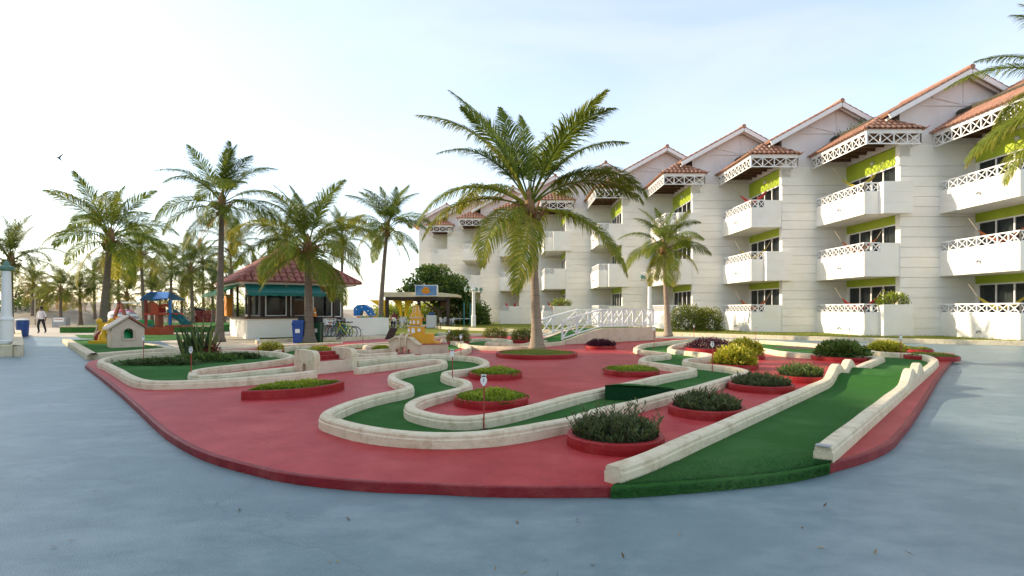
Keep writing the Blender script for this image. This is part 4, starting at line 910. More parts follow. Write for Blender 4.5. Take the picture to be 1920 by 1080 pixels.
# unseen building added outside the frame, on the left, to shade the course
wing = thing('shade_building', (-34, 0, 0), 'unseen white block with tiled roof, added to shade the course', 'hotel')
mb = MB(); mb.box(-40, -29.5, -45, 25, 0, 14.6); mb.build('wall', 'white_wall', wing)
mb = MB(); mb.extrude([(-40.6,-45.5,14.6),(-34.7,-45.5,17.6),(-28.9,-45.5,14.6)], (0,71,0)); mb.build('roof', 'tile', wing)
for L in range(4):
    for k in range(14):
        mb = MB(); y_ = -42+k*4.8; mb.box(-29.53, -29.45, y_, y_+2.6, 1+L*3.3, 3.2+L*3.3); mb.build('window', 'glass', wing)
# ---------------------------------------------------------------- palms
def frond_mesh(name, L, el0, droop, nl, ll, seed, m, hang=.35, yellow=0, wind=0.0, power=1.25, fwd=0.0):
    """rachis in the XZ plane leaving the origin at elevation el0, leaflets on both sides"""
    r = random.Random(seed); mb = MB(); n = 22; pts = [Vector((0,0,0))]; tans = []
    for i in range(n):
        t = i/n; e = el0 - droop*(t**power); d = Vector((math.cos(e), wind*t*t, math.sin(e))).normalized(); tans.append(d); pts.append(pts[-1] + d*(L/n))
    tans.append(tans[-1])
    mb.tube(pts, [L*.0085*(1.25 if i == 0 else 1)*(1-.85*i/n) + .003 for i in range(n+1)], 5, val=min(1, .55 + yellow*.4))
    for k in range(nl):
        t = .19 + .81*(k+.5)/nl; f = t*n; i = min(n-1, int(f)); p = pts[i].lerp(pts[i+1], f-i); d = tans[i]
        side = Vector((0,1,0)); up = d.cross(side); up = up if up.z > 0 else -up
        prof = (math.sin(math.pi*min(1, (t-.02)*.93+.06))**.55) * (1-.45*max(0, t-.55)/.45)
        for sg in (-1, 1):
            if r.random() < .07: continue
            fw = .38 + fwd + .75*t + r.uniform(-.14,.14); ln = ll*prof*r.uniform(.75,1.12)
            a = (side*sg*r.uniform(.8,1.1) + d*fw + up*(.30-.25*t) + rvec(r)*.06).normalized()
            g = hang*(.6+.8*r.random()); dn = Vector((0,0,-1))
            b = (a + dn*g).normalized(); c_ = (a + dn*g*2.6).normalized()
            q0 = p; q1 = p + a*ln*.38; q2 = q1 + b*ln*.34; q3 = q2 + c_*ln*.28
            wv = (d - a*d.dot(a)).normalized(); w0 = L*.0030; w1 = L*.0042; 
            k0 = len(mb.v); v = min(1, max(0, .38 + yellow*.5 + r.uniform(-.22,.22) + .12*(t-.5)))
            mb.v += [tuple(q0-wv*w0*.6), tuple(q0+wv*w0*.6), tuple(q1-wv*w1), tuple(q1+wv*w1), tuple(q2-wv*w1*.72), tuple(q2+wv*w1*.72), tuple(q3)]
            mb.f += [(k0,k0+1,k0+3,k0+2), (k0+2,k0+3,k0+5,k0+4), (k0+4,k0+5,k0+6)]; mb.mi += [0]*3
            mb.a += [v]*4 + [min(1,v+.05)]*2 + [min(1, v+.2)]
    return mb.mesh(name, m)
FR = {}
def fronds_for(key, L, nl, ll, m):
    if key in FR: return FR[key]
    out = []
    # class: elevation, droop, hang, yellow
    for ci, (el, dr, hg, ye) in enumerate(((79,40,.26,-.02),(65,70,.42,.05),(46,92,.56,.12),(24,92,.7,.18),(0,70,.8,.28),(-30,48,.85,.55))):
        for s_ in range(2): out.append((el, frond_mesh('frond', L*(1-.06*abs(ci-2)), R(el), R(dr + s_*14 - 5), nl, ll*(.85,1.0,1.1,1.1,1.05,1)[ci], 100+ci*7+s_, m, hg, ye, wind=(.25 if s_ else -.12), fwd=(.40,.22,.08,0,0,0)[ci])))
    FR[key] = out; return out
def palm(base, crown, L, label, key='mid', nf=22, tb=.17, tt=.10, lean=None, dark=False, nuts=True, seed=0, m=None, group='coconut palms', tr='trunk', dry=2, az0=None, custom=None):
    r = random.Random(seed); base = Vector(base); crown = Vector(crown)
    t = thing('palm_tree', base, label, 'palm tree', group)
    fr_ = fronds_for(key, *{'big': (4.5, 135, 1.0, 'palm_leaf'), 'mid': (3.6, 112, .98, 'palm_leaf'), 'far': (3.4, 72, .92, 'palm_leaf_dark')}[key])
    ref = {'big': 4.5, 'mid': 3.6, 'far': 3.4}[key]; sc = L/ref
    # trunk with ring scars
    mb = MB(); n = 46; pts = []; rad = []; mid = base.lerp(crown, .5) + (Vector(lean) if lean else Vector((0,0,0)))
    H = (crown-base).length
    for i in range(n+1):
        u = i/n; p = base*(1-u)**2 + mid*2*u*(1-u) + crown*u*u; pts.append(p)
        bulge = tb*.75*math.exp(-u*H/.35); rad.append((tb*(1-u)+tt*u + bulge)*(1 + (.045 if i % 2 else -.02)) )
    mb.tube(pts, rad, 12); mb.build('trunk', tr, t, smooth=True)
    axis = (pts[-1]-pts[-4]).normalized()
    # crown shaft: fibre and old leaf bases
    mb = MB(); mb.tube([crown-axis*.45*sc, crown-axis*.1, crown+axis*.35*sc, crown+axis*.7*sc], [tt*1.1, tt*1.9, tt*1.5, tt*.35], 9)
    for k in range(14):
        a = k*2.4; d = Vector((math.cos(a), math.sin(a), .5)).normalized(); q = crown - axis*(.35*r.random())*sc + Vector((math.cos(a), math.sin(a), 0))*tt; mb.tube([q, q+d*.32*sc, q+d*.5*sc+Vector((0,0,.12*sc))], [.05*sc,.035*sc,.015*sc], 5)
    mb.build('crown_shaft', 'husk', t, smooth=True)
    off = crown - base
    if custom: nf = len(custom)
    for i in range(nf):
        u = (i+.5)/nf; ci = min(5, int(u**.92*5.6)); s_ = r.randrange(2); el, me = fr_[ci*2+s_]
        a = i*2.39996 + r.uniform(-.22,.22) + (az0 or 0)
        if custom: a = R(custom[i][0]); ci = custom[i][1]; el, me = fr_[ci*2+s_]; u = ci/5.5
        if m: pass
        M = Matrix.Translation(off + axis*(.30-.42*u)*sc + Vector((math.cos(a), math.sin(a), 0))*tt*.8) @ rot_z(a) @ Matrix.Rotation(R(r.uniform(-7,7)) , 4, 'Y') @ Matrix.Rotation(R(r.uniform(-28,28)), 4, 'X') @ Matrix.Scale(sc*r.uniform(.88,1.06), 4)
        place(me, 'frond', t, M)
    for i in range(dry):
        a = r.uniform(0, 6.28); key2 = 'dry' + key
        if key2 not in FR: FR[key2] = [frond_mesh('frond', ref*.75, R(-38), R(42), 40, .55, 77, 'palm_dry', .6, .4)]
        place(FR[key2][0], 'dry_frond', t, Matrix.Translation(off - axis*.3*sc) @ rot_z(a) @ Matrix.Scale(sc*r.uniform(.6,.9), 4))
    # spear leaf
    place(fr_[0][1], 'spear_frond', t, Matrix.Translation(off + axis*.3*sc) @ rot_z(r.uniform(0,6)) @ Matrix.Rotation(R(-9), 4, 'Y') @ Matrix.Scale(sc*.8, 4))
    if nuts:
        for k in range(6):
            a = r.uniform(0, 6.28); q = crown + Vector((math.cos(a)*.27*sc, math.sin(a)*.27*sc, r.uniform(-.42,-.12)*sc)); mb = MB(); mb.ball(q, .105*sc, 8, 6, sq=(1,1,1.2)); mb.build('coconut', 'coconut', t, smooth=True)
    return t
def pp(px, py, crown_px, crown_py, L, label, h=0.0, **k):
    b = G(px, py, h); c = GY(crown_px, crown_py, b.y); return palm(b, c, L, label, **k)
pp(1007, 655, 994, 392, 4.6, 'tall coconut palm with a thick ringed trunk in the wide red ring', h=PZ+.10, key='big', tb=.17, tt=.095, lean=(.06,0,0), seed=5, dry=0, custom=[(100,0),(40,0),(170,0),(215,0),(330,0),(150,1),(20,1),(300,1),(190,1),(60,1),(350,2),(130,2),(8,2),(178,3),(200,3),(-8,4),(-28,4),(282,5),(240,4),(90,3)])
pp(411, 641, 416, 385, 3.25, 'slender coconut palm standing left of the tiled kiosk', key='mid', nf=21, tb=.17, tt=.10, seed=6, tr='trunk_dark')
pp(580, 643, 577, 468, 3.65, 'coconut palm in front of the kiosk beside the bins', key='mid', nf=24, tb=.20, tt=.12, seed=7, az0=1.1, tr='trunk_dark')
pp(712, 618, 726, 430, 3.9, 'coconut palm at the corner of the open shelter', key='mid', nf=23, tb=.20, tt=.11, seed=8, lean=(-.15,0,-.6), tr='trunk_dark')
pp(189, 632, 206, 452, 3.9, 'leaning coconut palm behind the cream playhouse', key='mid', nf=23, tb=.22, tt=.13, seed=9, lean=(.0,0,-.5), tr='trunk_dark')
pp(1253, 631, 1245, 468, 2.75, 'small palm in the grass strip before the hotel', h=.1, key='mid', nf=22, tb=.15, tt=.10, seed=10, az0=.3, nuts=False)
palm((16.1, 15.2, 0), (15.9, 15.2, 7.2), 3.5, 'palm at the right whose fronds hang over the pavement', key='mid', nf=32, seed=12, az0=.2)
# the grove towards the beach
grove = ((18,640,20,492,2.6,'palm behind the left lamp post'),(113,612,114,545,2.6,'low palm on the sand behind the walking man'),(151,611,150,552,2.5,'low palm beside another one on the sand'),
         (271,617,264,478,3.1,'palm behind the blue roofed play tower, its trunk leaning'),(243,613,238,556,2.8,'broad low palm behind the swing'),(362,618,358,508,3.2,'full palm between the slide and the log fort'),
         (437,612,432,470,3.2,'palm rising behind the kiosk roof'),(318,610,322,500,2.9,'palm with yellowing fronds behind the slide'),(470,611,478,520,2.9,'palm half hidden by the kiosk eave'),
         (400,611,398,540,2.8,'low palm above the log fort'),(300,609,300,555,2.7,'small palm deep in the grove behind the slide'),(640,612,642,452,3.3,'palm behind the kiosk, right of its roof peak'),(205,610,204,535,2.7,'small palm behind the leaning trunk'),(540,611,535,440,3.0,'palm behind the kiosk roof peak'),(60,607,62,535,2.9,'palm beside the thin garden light'),(90,606,88,560,2.6,'low palm just left of the sand bank'),(178,607,176,520,3.0,'palm left of the leaning trunk on the sand'),(285,608,284,515,3.0,'palm between the swing and the play tower'),(340,607,342,548,2.8,'low palm behind the teal slide'),(420,607,424,525,2.9,'palm close behind the slender kiosk palm'),(222,606,222,505,3.0,'palm over the pink dome'),(382,606,380,490,3.1,'tall palm behind the log fort'))
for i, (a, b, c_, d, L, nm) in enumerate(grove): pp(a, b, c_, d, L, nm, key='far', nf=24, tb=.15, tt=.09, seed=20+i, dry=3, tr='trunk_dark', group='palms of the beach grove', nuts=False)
# ---------------------------------------------------------------- broadleaf tree and hedges
def cloud_tree(base, blobs, n, ls, m, label, trunk_pts, cat='tree', seed=1, name='tree'):
    r = random.Random(seed); t = thing(name, base, label, cat); mb = MB()
    tot = sum(b[3] for b in blobs)
    for cx, cy, cz, rr in blobs:
        for i in range(int(n*rr/tot)):
            d = rvec(r); q = rr*(r.random()**.33)*(1+.2*math.sin(7*d.x+5*d.z)); p = Vector((cx, cy, cz)) + Vector((d.x*q, d.y*q, d.z*q*.75))
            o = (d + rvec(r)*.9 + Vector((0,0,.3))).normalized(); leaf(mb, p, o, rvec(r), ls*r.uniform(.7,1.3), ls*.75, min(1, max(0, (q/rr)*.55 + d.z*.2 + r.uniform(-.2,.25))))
    mb.build('crown', m, t); mb = MB()
    for path, rad in trunk_pts: mb.tube(path, rad, 7)
    mb.build('trunk', 'trunk_dark', t, smooth=True); return t
yb = 47.0; P = lambda x, y, d=0: tuple(GY(x, y, yb+d))
bl = [(*P(x, y, d), rr) for x, y, d, rr in ((790,535,0,1.3),(815,520,.5,1.3),(838,540,-.4,1.4),(860,555,0,1.1),(875,572,.4,.8),(770,550,.6,1.0),(822,555,-1,1.1),(850,535,1,1.1),(800,510,1,.8))]
b0 = GY(828, 612, yb); 
cloud_tree((b0.x, b0.y, 0), bl, 7500, .24, 'leaf_mid', 'dark leafy tree between the shelter and the hotel', [([(b0.x, yb, 0), P(824,585), P(812,565)], [.22,.17,.09]), ([P(824,588), P(845,570), P(858,560)], [.13,.08,.05]), ([P(824,586), P(800,570), P(785,556)], [.13,.08,.05]), ([P(822,580), P(828,560), P(826,540)], [.1,.07,.04])], seed=3)
c = GY(1304, 618, 33.0)
dome_shrub(Vector((c.x-.45, 33.0, 0)), 1.0, .7, 1.42, .16, 4200, .11, 'leaf_box', 'big round hedge bush on the lawn beside the small palm', seed=5, box=.3, group='hedge bushes on the lawn')
dome_shrub(Vector((c.x+.75, 33.1, 0)), .85, .7, 1.25, .16, 3600, .11, 'leaf_box', 'smaller hedge bush joined to the big one, nearer the hotel balcony', seed=6, box=.3, group='hedge bushes on the lawn')
for k, (x, y, Y, rx, hh, m, nm) in enumerate(((745,609,52,2.6,1.7,'leaf_lime','sunlit hedge behind the yellow drapes'),(815,608,50,2.2,1.9,'leaf_lime','sunlit yellow green hedge behind the shelter tables'),(862,607,49,2.4,2.2,'leaf_dark','dark hedge beside the white lamp post'),(40,606,62,5.0,2.3,'leaf_dark','dark green beach hedge left of the walking man'),(10,606,58,3.5,2.2,'leaf_mid','beach hedge behind the left lamp post'),(370,606,60,6,1.9,'leaf_mid','hedge behind the slide'),(450,606,60,5,2.0,'leaf_lime','hedge behind the log fort'),(890,608,47,1.1,1.7,'leaf_mid','bush at the foot of the lamp post'))):
    q = GY(x, y, Y); dome_shrub(Vector((q.x, Y, 0)), rx, 1.1, hh, 0, 3200, .2, m, nm, cat='hedge', seed=60+k, name='hedge', box=.2, spiky=.2, asp=.6, group='hedges behind the course')
for k, (x, Y, hh) in enumerate(((28,63,4.0),(58,64,3.8),(75,66,4.2),(100,66,3.2))):
    q = GY(x, 600, Y); r = random.Random(k+70); t = thing('sea_grape', (q.x, Y, 0), ('sparse sea grape bush rising over the hedge','sparse sea grape bush above the dark hedge','tall sparse sea grape behind the walking man','short sparse sea grape before the sand bank')[k], 'bush', 'sea grapes on the sand'); mb = MB(); lf = MB()
    for i in range(16):
        a = r.uniform(0,6.28); tp = Vector((q.x + math.cos(a)*1.6*r.random(), Y + math.sin(a)*.8, hh*r.uniform(.6,1))); mb.tube([(q.x,Y,0), ((q.x+tp.x)/2, Y, tp.z*.55), tp], [.06,.035,.012], 5)
        for j in range(26): leaf(lf, tp + rvec(r)*r.uniform(.05,.55), rvec(r), rvec(r), .2, .17, r.random()*.7)
    mb.build('branches', 'trunk_dark', t); lf.build('foliage', 'leaf_dark', t)
# ---------------------------------------------------------------- kiosk
KC = G(464, 636, 0); KA = R(36); kx = Vector((math.cos(KA), math.sin(KA), 0)); ky = Vector((-math.sin(KA), math.cos(KA), 0)); KS = 5.0
kiosk = thing('kiosk', (KC.x, KC.y, 0), 'white walled kiosk with red barrel tiled hip roof and dark framed windows', 'kiosk')
def K(u, v, z): return KC + kx*u + ky*v + Vector((0,0,z))
def kbox(u0, u1, v0, v1, z0, z1):
    mb = MB(); return mb.obox(K((u0+u1)/2, (v0+v1)/2, (z0+z1)/2), kx*(u1-u0)/2, ky*(v1-v0)/2, (0,0,(z1-z0)/2))
kbox(0, 4.4, 0, .14, 0, .47).build('counter_wall', 'white_wall', kiosk); kbox(0, 4.4, .012, .13, .47, 1.0).build('counter_wall', 'white_wall', kiosk)
kbox(0, .14, .14, KS, 0, .47).build('counter_wall', 'white_wall', kiosk); kbox(.012, .13, .14, KS, .47, 1.0).build('counter_wall', 'white_wall', kiosk)
mb = kbox(-.12, 4.4, -.12, .45, 1.0, 1.07); mb.obox(K(.17, KS/2+.2, 1.035), kx*.29, ky*(KS/2-.25), (0,0,.035)); mb.build('counter_top', 'brown_wood', kiosk)
kbox(.8, KS, .9, KS, 0, 2.75).build('core_wall', 'dark_wood', kiosk)
for k, (u0, u1, z0, z1) in enumerate(((1.0,2.05,1.12,2.35),(2.25,3.25,1.12,2.35),(3.4,4.45,1.05,2.4),(4.5,4.95,1.05,2.4))):
    fm = MB(); d = .05
    for a, b, c_, e in ((u0,u1,z0,z0+d),(u0,u1,z1-d,z1),(u0,u0+d,z0+d,z1-d),(u1-d,u1,z0+d,z1-d)): fm.obox(K((a+b)/2, .86, (c_+e)/2), kx*(b-a)/2, ky*.04, (0,0,(e-c_)/2))
    wn = fm.build('window', 'white_paint', kiosk); g = MB(); g.obox(K((u0+u1)/2, .875, (z0+z1)/2), kx*((u1-u0)/2-d), ky*.005, (0,0,(z1-z0)/2-d)); g.build('pane', 'glass', wn)
for k in range(3):
    v0 = 1.0 + k*1.25; fm = MB()
    for a, b, c_, e in ((v0,v0+1.1,1.12,1.17),(v0,v0+1.1,2.3,2.35),(v0,v0+.05,1.17,2.3),(v0+1.05,v0+1.1,1.17,2.3)): fm.obox(K(.76, (a+b)/2, (c_+e)/2), kx*.04, ky*(b-a)/2, (0,0,(e-c_)/2))
    wn = fm.build('window', 'grey_metal', kiosk); g = MB(); g.obox(K(.775, v0+.55, 1.735), kx*.005, ky*.5, (0,0,.56)); g.build('pane', 'glass', wn)
for u, v in ((.10,.10),(4.3,.10),(.10,3.2),(.1,5.2),(2.2,.1)):
    mb = MB(); mb.bar(K(u, v, 1.07), K(u, v, 2.72), .09); mb.build('post', 'dark_wood', kiosk)
mb = MB(); p_, q_ = K(4.45,.80,0), K(5.1,.80,0); lattice(mb, p_, q_, 2.40, 2.72, 4, .05); mb.build('lattice_panel', 'white_paint', kiosk)
kbox(-.38, KS+.38, -.38, KS+.38, 2.72, 2.83).build('eave_board', 'white_wall', kiosk)
E = [K(-.55,-.55,2.83), K(KS+.55,-.55,2.83), K(KS+.55,KS+.55,2.83), K(-.55,KS+.55,2.83)]; AP = K(KS/2, KS/2, 5.0)
mb = MB(); mb.add(E + [AP], [(0,1,4),(1,2,4),(2,3,4),(3,0,4),(3,2,1,0)]); kr = mb.build('roof', 'kiosk_tile', kiosk)
for i in range(4):
    a, b = E[i], E[(i+1)%4]; u = (b-a); lu = u.length; u.normalize(); mid = (a+b)/2; v = AP-mid; lv = v.length; mb = MB()
    tiles(mb, a + Vector((0,0,.02)), u, lu, v, lv, tri=lambda t: (-.08, lv*min(t/(lu/2), (lu-t)/(lu/2))), tw=.34, th=.42, rad=.165, n=6)
    o = mb.build('roof_tiles', 'kiosk_tile', kr); o['kind'] = 'stuff'
mb = MB()
for e in E: mb.tube([e + Vector((0,0,.05)), AP], .11, 7)
mb.lathe([(.22,0),(.2,.15),(.06,.3),(.02,.5)], AP, 8); mb.build('hip_caps', 'kiosk_tile', kr)
def awning(name, p, q, out, z0, z1, m, n=24):
    p = Vector(p); q = Vector(q); out = Vector(out); mb = MB(); vs = []; w_ = 5
    for i in range(n+1):
        b = p.lerp(q, i/n)
        for k in range(w_+1):
            t = k/w_; c_ = b + out*t; vs.append((c_.x, c_.y, z0 + (z1-z0)*t - .10*math.sin(math.pi*t) * .4))
        c_ = b + out*1.005; vs.append((c_.x, c_.y, z1 - .14 - .035*abs(math.sin(i*math.pi/3))))
    W_ = w_+2; mb.add(vs, [(i*W_+k, i*W_+k+1, (i+1)*W_+k+1, (i+1)*W_+k) for i in range(n) for k in range(w_+1)])
    for b in (p, q): mb.add([(b.x, b.y, z0), (b.x+out.x, b.y+out.y, z1), (b.x+out.x, b.y+out.y, z1-.14)], [(0,1,2)])
    for b in (p, q): mb.tube([(b.x, b.y, z1-.35), (b.x+out.x, b.y+out.y, z1-.02)], .02, 5)
    return mb.build(name, m, kiosk)
awning('awning', K(-.2,-.25,0), K(3.4,-.25,0), -ky*1.15, 2.72, 2.28, 'awning'); awning('awning', K(-.25,.0,0), K(-.25,4.9,0), -kx*1.15, 2.72, 2.28, 'awning_green')
kbox(5.05, 7.6, .4, 1.6, 0, .98).build('side_wall', 'white_wall', kiosk)
kbox(-.3, .0, 4.1, 4.8, 1.1, 2.3).build('orange_panel', 'orange', kiosk)
mb = MB(); mb.box(*(lambda c_: (c_.x-.4, c_.x+.4, c_.y-.05, c_.y+.05, 1.18, 1.9))(K(2.7,.5,0))); mb.build('menu_frame', 'brown_wood', kiosk)
cn = K(3.3,.15,1.07); t = thing('traffic_cone', cn, 'orange traffic cone standing on the kiosk counter', 'cone')
mb = MB(); mb.lathe([(.17,0),(.17,.03),(.12,.03),(.03,.5),(.02,.52)], cn, 12); mb.build('cone', 'orange', t); mb = MB(); mb.lathe([(.088,.2),(.064,.32)], cn, 12); mb.build('band', 'white_paint', t)
# paved forecourt, kerb and turf by the kiosk
sheet('forecourt', [(p.x, p.y) for p in (G(330,652), G(470,650), G(760,636), G(700,622), G(440,632), G(300,640))], .004, 'cream_wall')
def low_kerb(pts, label, h=.16, w=.22, z=0):
    mb = MB(); path = smooth_path([Vector((p.x, p.y, z)) for p in pts], .5); sweep(mb, path, [(-w/2,-.02),(-w/2,h-.02),(-w/2+.02,h),(w/2-.02,h),(w/2,h-.02),(w/2,-.02)])
    return tag(mb.build('kerb', 'kerb_concrete'), label, 'kerb', 'low garden kerbs')
low_kerb([G(x, y, .16) for x, y in ((330,655),(420,652),(560,645),(640,641))], 'low cream kerb below the kiosk forecourt')
low_kerb([G(x, y, .16) for x, y in ((480,637),(560,634),(629,632))], 'low cream kerb along the kiosk grass strip')
sheet('grass_strip', [(p.x, p.y) for p in (G(478,637), G(625,633), G(632,630), G(490,632))], .05, 'lawn')
sheet('grass_patch', [(p.x, p.y) for p in (G(560,649), G(640,645), G(640,640), G(555,642))], .02, 'lawn')
sheet('shelter_turf', [(p.x, p.y) for p in (G(690,628), G(830,631), G(985,622), G(985,604), G(690,610))], .01, 'lawn')
low_kerb([G(x, y, .16) for x, y in ((640,632),(690,631),(760,629))], 'low cream kerb behind the bicycles')
# ---------------------------------------------------------------- open shelter
SY = 42.0; sh_ = thing('shelter', GY(800, 610, SY), 'flat roofed open shelter on dark posts with a picture sign', 'shelter')
S = lambda u, v, Y=SY: GY(690+u/9, 520+v/9, Y)
a, b = S(270,330), S(1490,330); mb = MB(); zt = S(0,262).z
mb.extrude([(a.x, SY, a.z), (b.x, SY, b.z), (b.x, SY, S(0,285).z), (S(1170,0).x, SY, S(0,250).z), (a.x, SY, S(0,250).z)], (0, 7, 0)); mb.build('roof', 'kerb_concrete', sh_)
mb = MB(); mb.box(a.x+.1, b.x-.8, SY+.1, SY+6.8, S(0,385).z, a.z-.002); mb.build('ceiling_beam', 'dark_wood', sh_)
for u, dy in ((320,.4),(1350,.4),(860,.5),(330,6),(1340,6)):
    p = S(u, 330, SY+dy); mb = MB(); mb.box(p.x-.11, p.x+.11, SY+dy-.11, SY+dy+.11, 0, p.z); mb.build('post', 'dark_wood', sh_)
sg = thing('sign_board', S(980,300,SY-.3), 'blue picture sign with an orange emblem on the shelter roof edge', 'sign'); y = SY-.3
c0, c1 = S(795,318,y), S(1168,128,y); mb = MB(); mb.box(c0.x, c1.x, y, y+.55, c0.z, c1.z); mb.build('box', 'white_paint', sg)
mb = MB(); mb.box(c0.x+.05, c1.x-.05, y-.012, y-.002, c0.z+.05, c1.z-.05); mb.build('picture', 'sign_blue', sg)
mb = MB(); cc = S(975,220,y); n = 18; mb.extrude([(cc.x+.26*math.cos(6.283*i/n)*(1.35 if math.sin(6.283*i/n) < 0 else 1), y-.02, cc.z+.26*math.sin(6.283*i/n)) for i in range(n)], (0,-.008,0)); mb.build('emblem', 'orange', sg)
mb = MB(); mb.box(cc.x-.3, cc.x+.3, y-.034, y-.029, cc.z-.03, cc.z+.06); mb.build('emblem_band', 'castle_yellow', sg)
for u, u2 in ((120,310),(490,560),(690,620)):
    t = thing('yellow_drape', S((u+u2)/2, 390), {120:'yellow triangular drape at the left of the shelter',490:'yellow pointed drape left of the middle of the shelter',690:'yellow pointed drape beside the tower spire'}[u], 'drape', 'yellow drapes of the shelter')
    mb = MB(); yy = SY+.6; top = S(0,385,yy).z; x0, x1, xt = S(u-70 if u != 120 else 20,0,yy).x, S(u+75 if u != 120 else 310,0,yy).x, S(u2 if u != 690 else 640,0,yy).x; zt = S(0,650,yy).z; vs = []; n = 10
    for i in range(n+1):
        t_ = i/n; k = (1-t_)**1.8; xl = xt-.12 + (x0-xt+.12)*k; xr = xt+.12 + (x1-xt-.12)*k
        for j in range(5): s_ = j/4; vs.append((xl+(xr-xl)*s_, yy+.05*math.sin(j*2.2+i*.4), top+(zt-top)*t_))
    mb.add(vs, [(i*5+j, i*5+j+1, (i+1)*5+j+1, (i+1)*5+j) for i in range(n) for j in range(4)]); mb.build('cloth', 'yellow_cloth', t, smooth=True)
def chair_parts(t, o, a, m='white_plastic', sc=1):
    M = lambda x, y, z: (o[0] + (x*math.cos(a)-y*math.sin(a))*sc, o[1] + (x*math.sin(a)+y*math.cos(a))*sc, o[2] + z*sc)
    for x in (-.2, .2):
        mb = MB(); mb.tube([M(x*1.15,-.24,0), M(x,-.2,.43)], .02*sc, 6); mb.build('leg', m, t); mb = MB(); mb.tube([M(x*1.15,.26,0), M(x,.2,.43)], .02*sc, 6); mb.build('leg', m, t)
        mb = MB(); mb.tube([M(x*1.15,-.2,.43), M(x*1.2,-.2,.64), M(x*1.2,.15,.66), M(x,.24,.7)], .018*sc, 6); mb.build('armrest', m, t)
    mb = MB(); vs = [M(x, y, .44+.015*math.cos(x*8)) for y in (-.23,-.1,.05,.21) for x in (-.22,-.1,.1,.22)]; vs += [(v[0], v[1], v[2]-.025) for v in vs]
    mb.add(vs, [(j*4+i, j*4+i+1, (j+1)*4+i+1, (j+1)*4+i) for j in range(3) for i in range(3)] + [(16+(j+1)*4+i, 16+(j+1)*4+i+1, 16+j*4+i+1, 16+j*4+i) for j in range(3) for i in range(3)]); mb.build('seat', m, t)
    mb = MB(); n = 8; vs = []
    for j in range(5):
        z = .45 + .40*j/4
        for i in range(n+1): s_ = i/n*2-1; vs.append(M(.23*s_*(1-.12*(j/4)**3), .21+.07*(j/4) - .05*s_*s_, z - .05*s_*s_*(j == 4)))
    vs2 = [(v[0], v[1]+.02, v[2]) for v in vs]
    mb.add(vs + vs2, [(j*(n+1)+i, j*(n+1)+i+1, (j+1)*(n+1)+i+1, (j+1)*(n+1)+i) for j in range(4) for i in range(n)] + [(45+j*(n+1)+i+1, 45+j*(n+1)+i, 45+(j+1)*(n+1)+i, 45+(j+1)*(n+1)+i+1) for j in range(4) for i in range(n)]); mb.build('backrest', m, t)
def chair(u, v, a, label, Y=SY+.8):
    p = S(u, v, Y); t = thing('plastic_chair', (p.x, Y, 0), label, 'chair', 'white chairs of the shelter'); chair_parts(t, (p.x, Y, 0), a); return t
chair(470, 900, 2.6, 'white chair beside the seated figure, back to the court'); chair(545, 900, -.4, 'white chair left of the tower spire'); chair(610, 890, .5, 'white chair directly behind the tower obstacle')
chair(1265, 860, 1.2, 'left white chair at the long white table'); chair(1400, 860, -1.1, 'right white chair at the long white table'); chair(1330, 840, 3.0, 'white chair behind the pair at the long table', SY+2.2)
tp = S(1600, 745, SY+1.5); t = thing('long_table', (tp.x, SY+1.5, 0), 'long white topped table beside the lamp post', 'table')
mb = MB(); mb.box(tp.x-1.0, tp.x+.9, SY+1.2, SY+1.9, .70, .75); mb.build('tabletop', 'white_plastic', t)
for sx in (-.9, .8):
    for sy in (1.25, 1.8): mb = MB(); mb.box(tp.x+sx-.025, tp.x+sx+.025, SY+sy, SY+sy+.05, 0, .70); mb.build('leg', 'grey_metal', t)
cp = S(1065, 850, SY+1.0); t = thing('cabinet', (cp.x, SY+1, 0), 'white cabinet standing at the middle of the shelter', 'cabinet')
mb = MB(); mb.box(cp.x-.38, cp.x+.38, SY+1, SY+1.6, .02, 1.0); mb.build('body', 'white_plastic', t); mb = MB(); mb.box(cp.x-.34, cp.x+.34, SY+.985, SY+1, .06, .94); mb.build('door', 'white_paint', t)
mb = MB(); mb.box(cp.x-.2, cp.x+.2, SY+1.1, SY+1.4, 1.0, 1.22); mb.build('purple_box', 'bike_blue', t)
cp = S(960, 770, SY+1.6); t = thing('shelf', (cp.x, SY+1.6, 0), 'shelf with coloured toys beside the white cabinet', 'shelf')
mb = MB(); mb.box(cp.x-.5, cp.x+.5, SY+1.95, SY+2.0, 0, 1.0)
for z in (.04,.5,.97): mb.box(cp.x-.5, cp.x+.5, SY+1.6, SY+1.95, z-.02, z+.02)
mb.build('frame', 'toy_green', t)
for k, mm in enumerate(('bike_blue','toy_red','yellow','toy_blue','bike_green')): mb = MB(); mb.box(cp.x-.45+k*.18, cp.x-.30+k*.18, SY+1.63, SY+1.9, .525, .82-.05*(k%2)); mb.build('toy', mm, t)
# spotlight post near the shelter
p = S(1215, 850, SY+3); t = thing('thin_post', (p.x, SY+3, 0), 'thin dark post with a net panel at the shelter edge', 'post'); mb = MB(); mb.tube([(p.x,SY+3,0),(p.x,SY+3,S(0,400,SY+3).z)], .04, 6); mb.build('pole', 'black_plastic', t)
q = S(1330, 850, SY+3); mb = MB(); mb.box(p.x, q.x, SY+3, SY+3.03, S(0,490,SY+3).z, S(0,415,SY+3).z); mb.build('panel', 'brown_wood', t)
for u, nm in ((1620,'teal post nearer the long table'),(1725,'teal post nearer the lamp post')):
    p = S(u, 850, SY+1); t = tag(MB().tube([(p.x,SY+1,0),(p.x,SY+1,S(0,430,SY+1).z)], .06, 8).build('net_post', 'toy_teal'), nm, 'post', 'net posts')
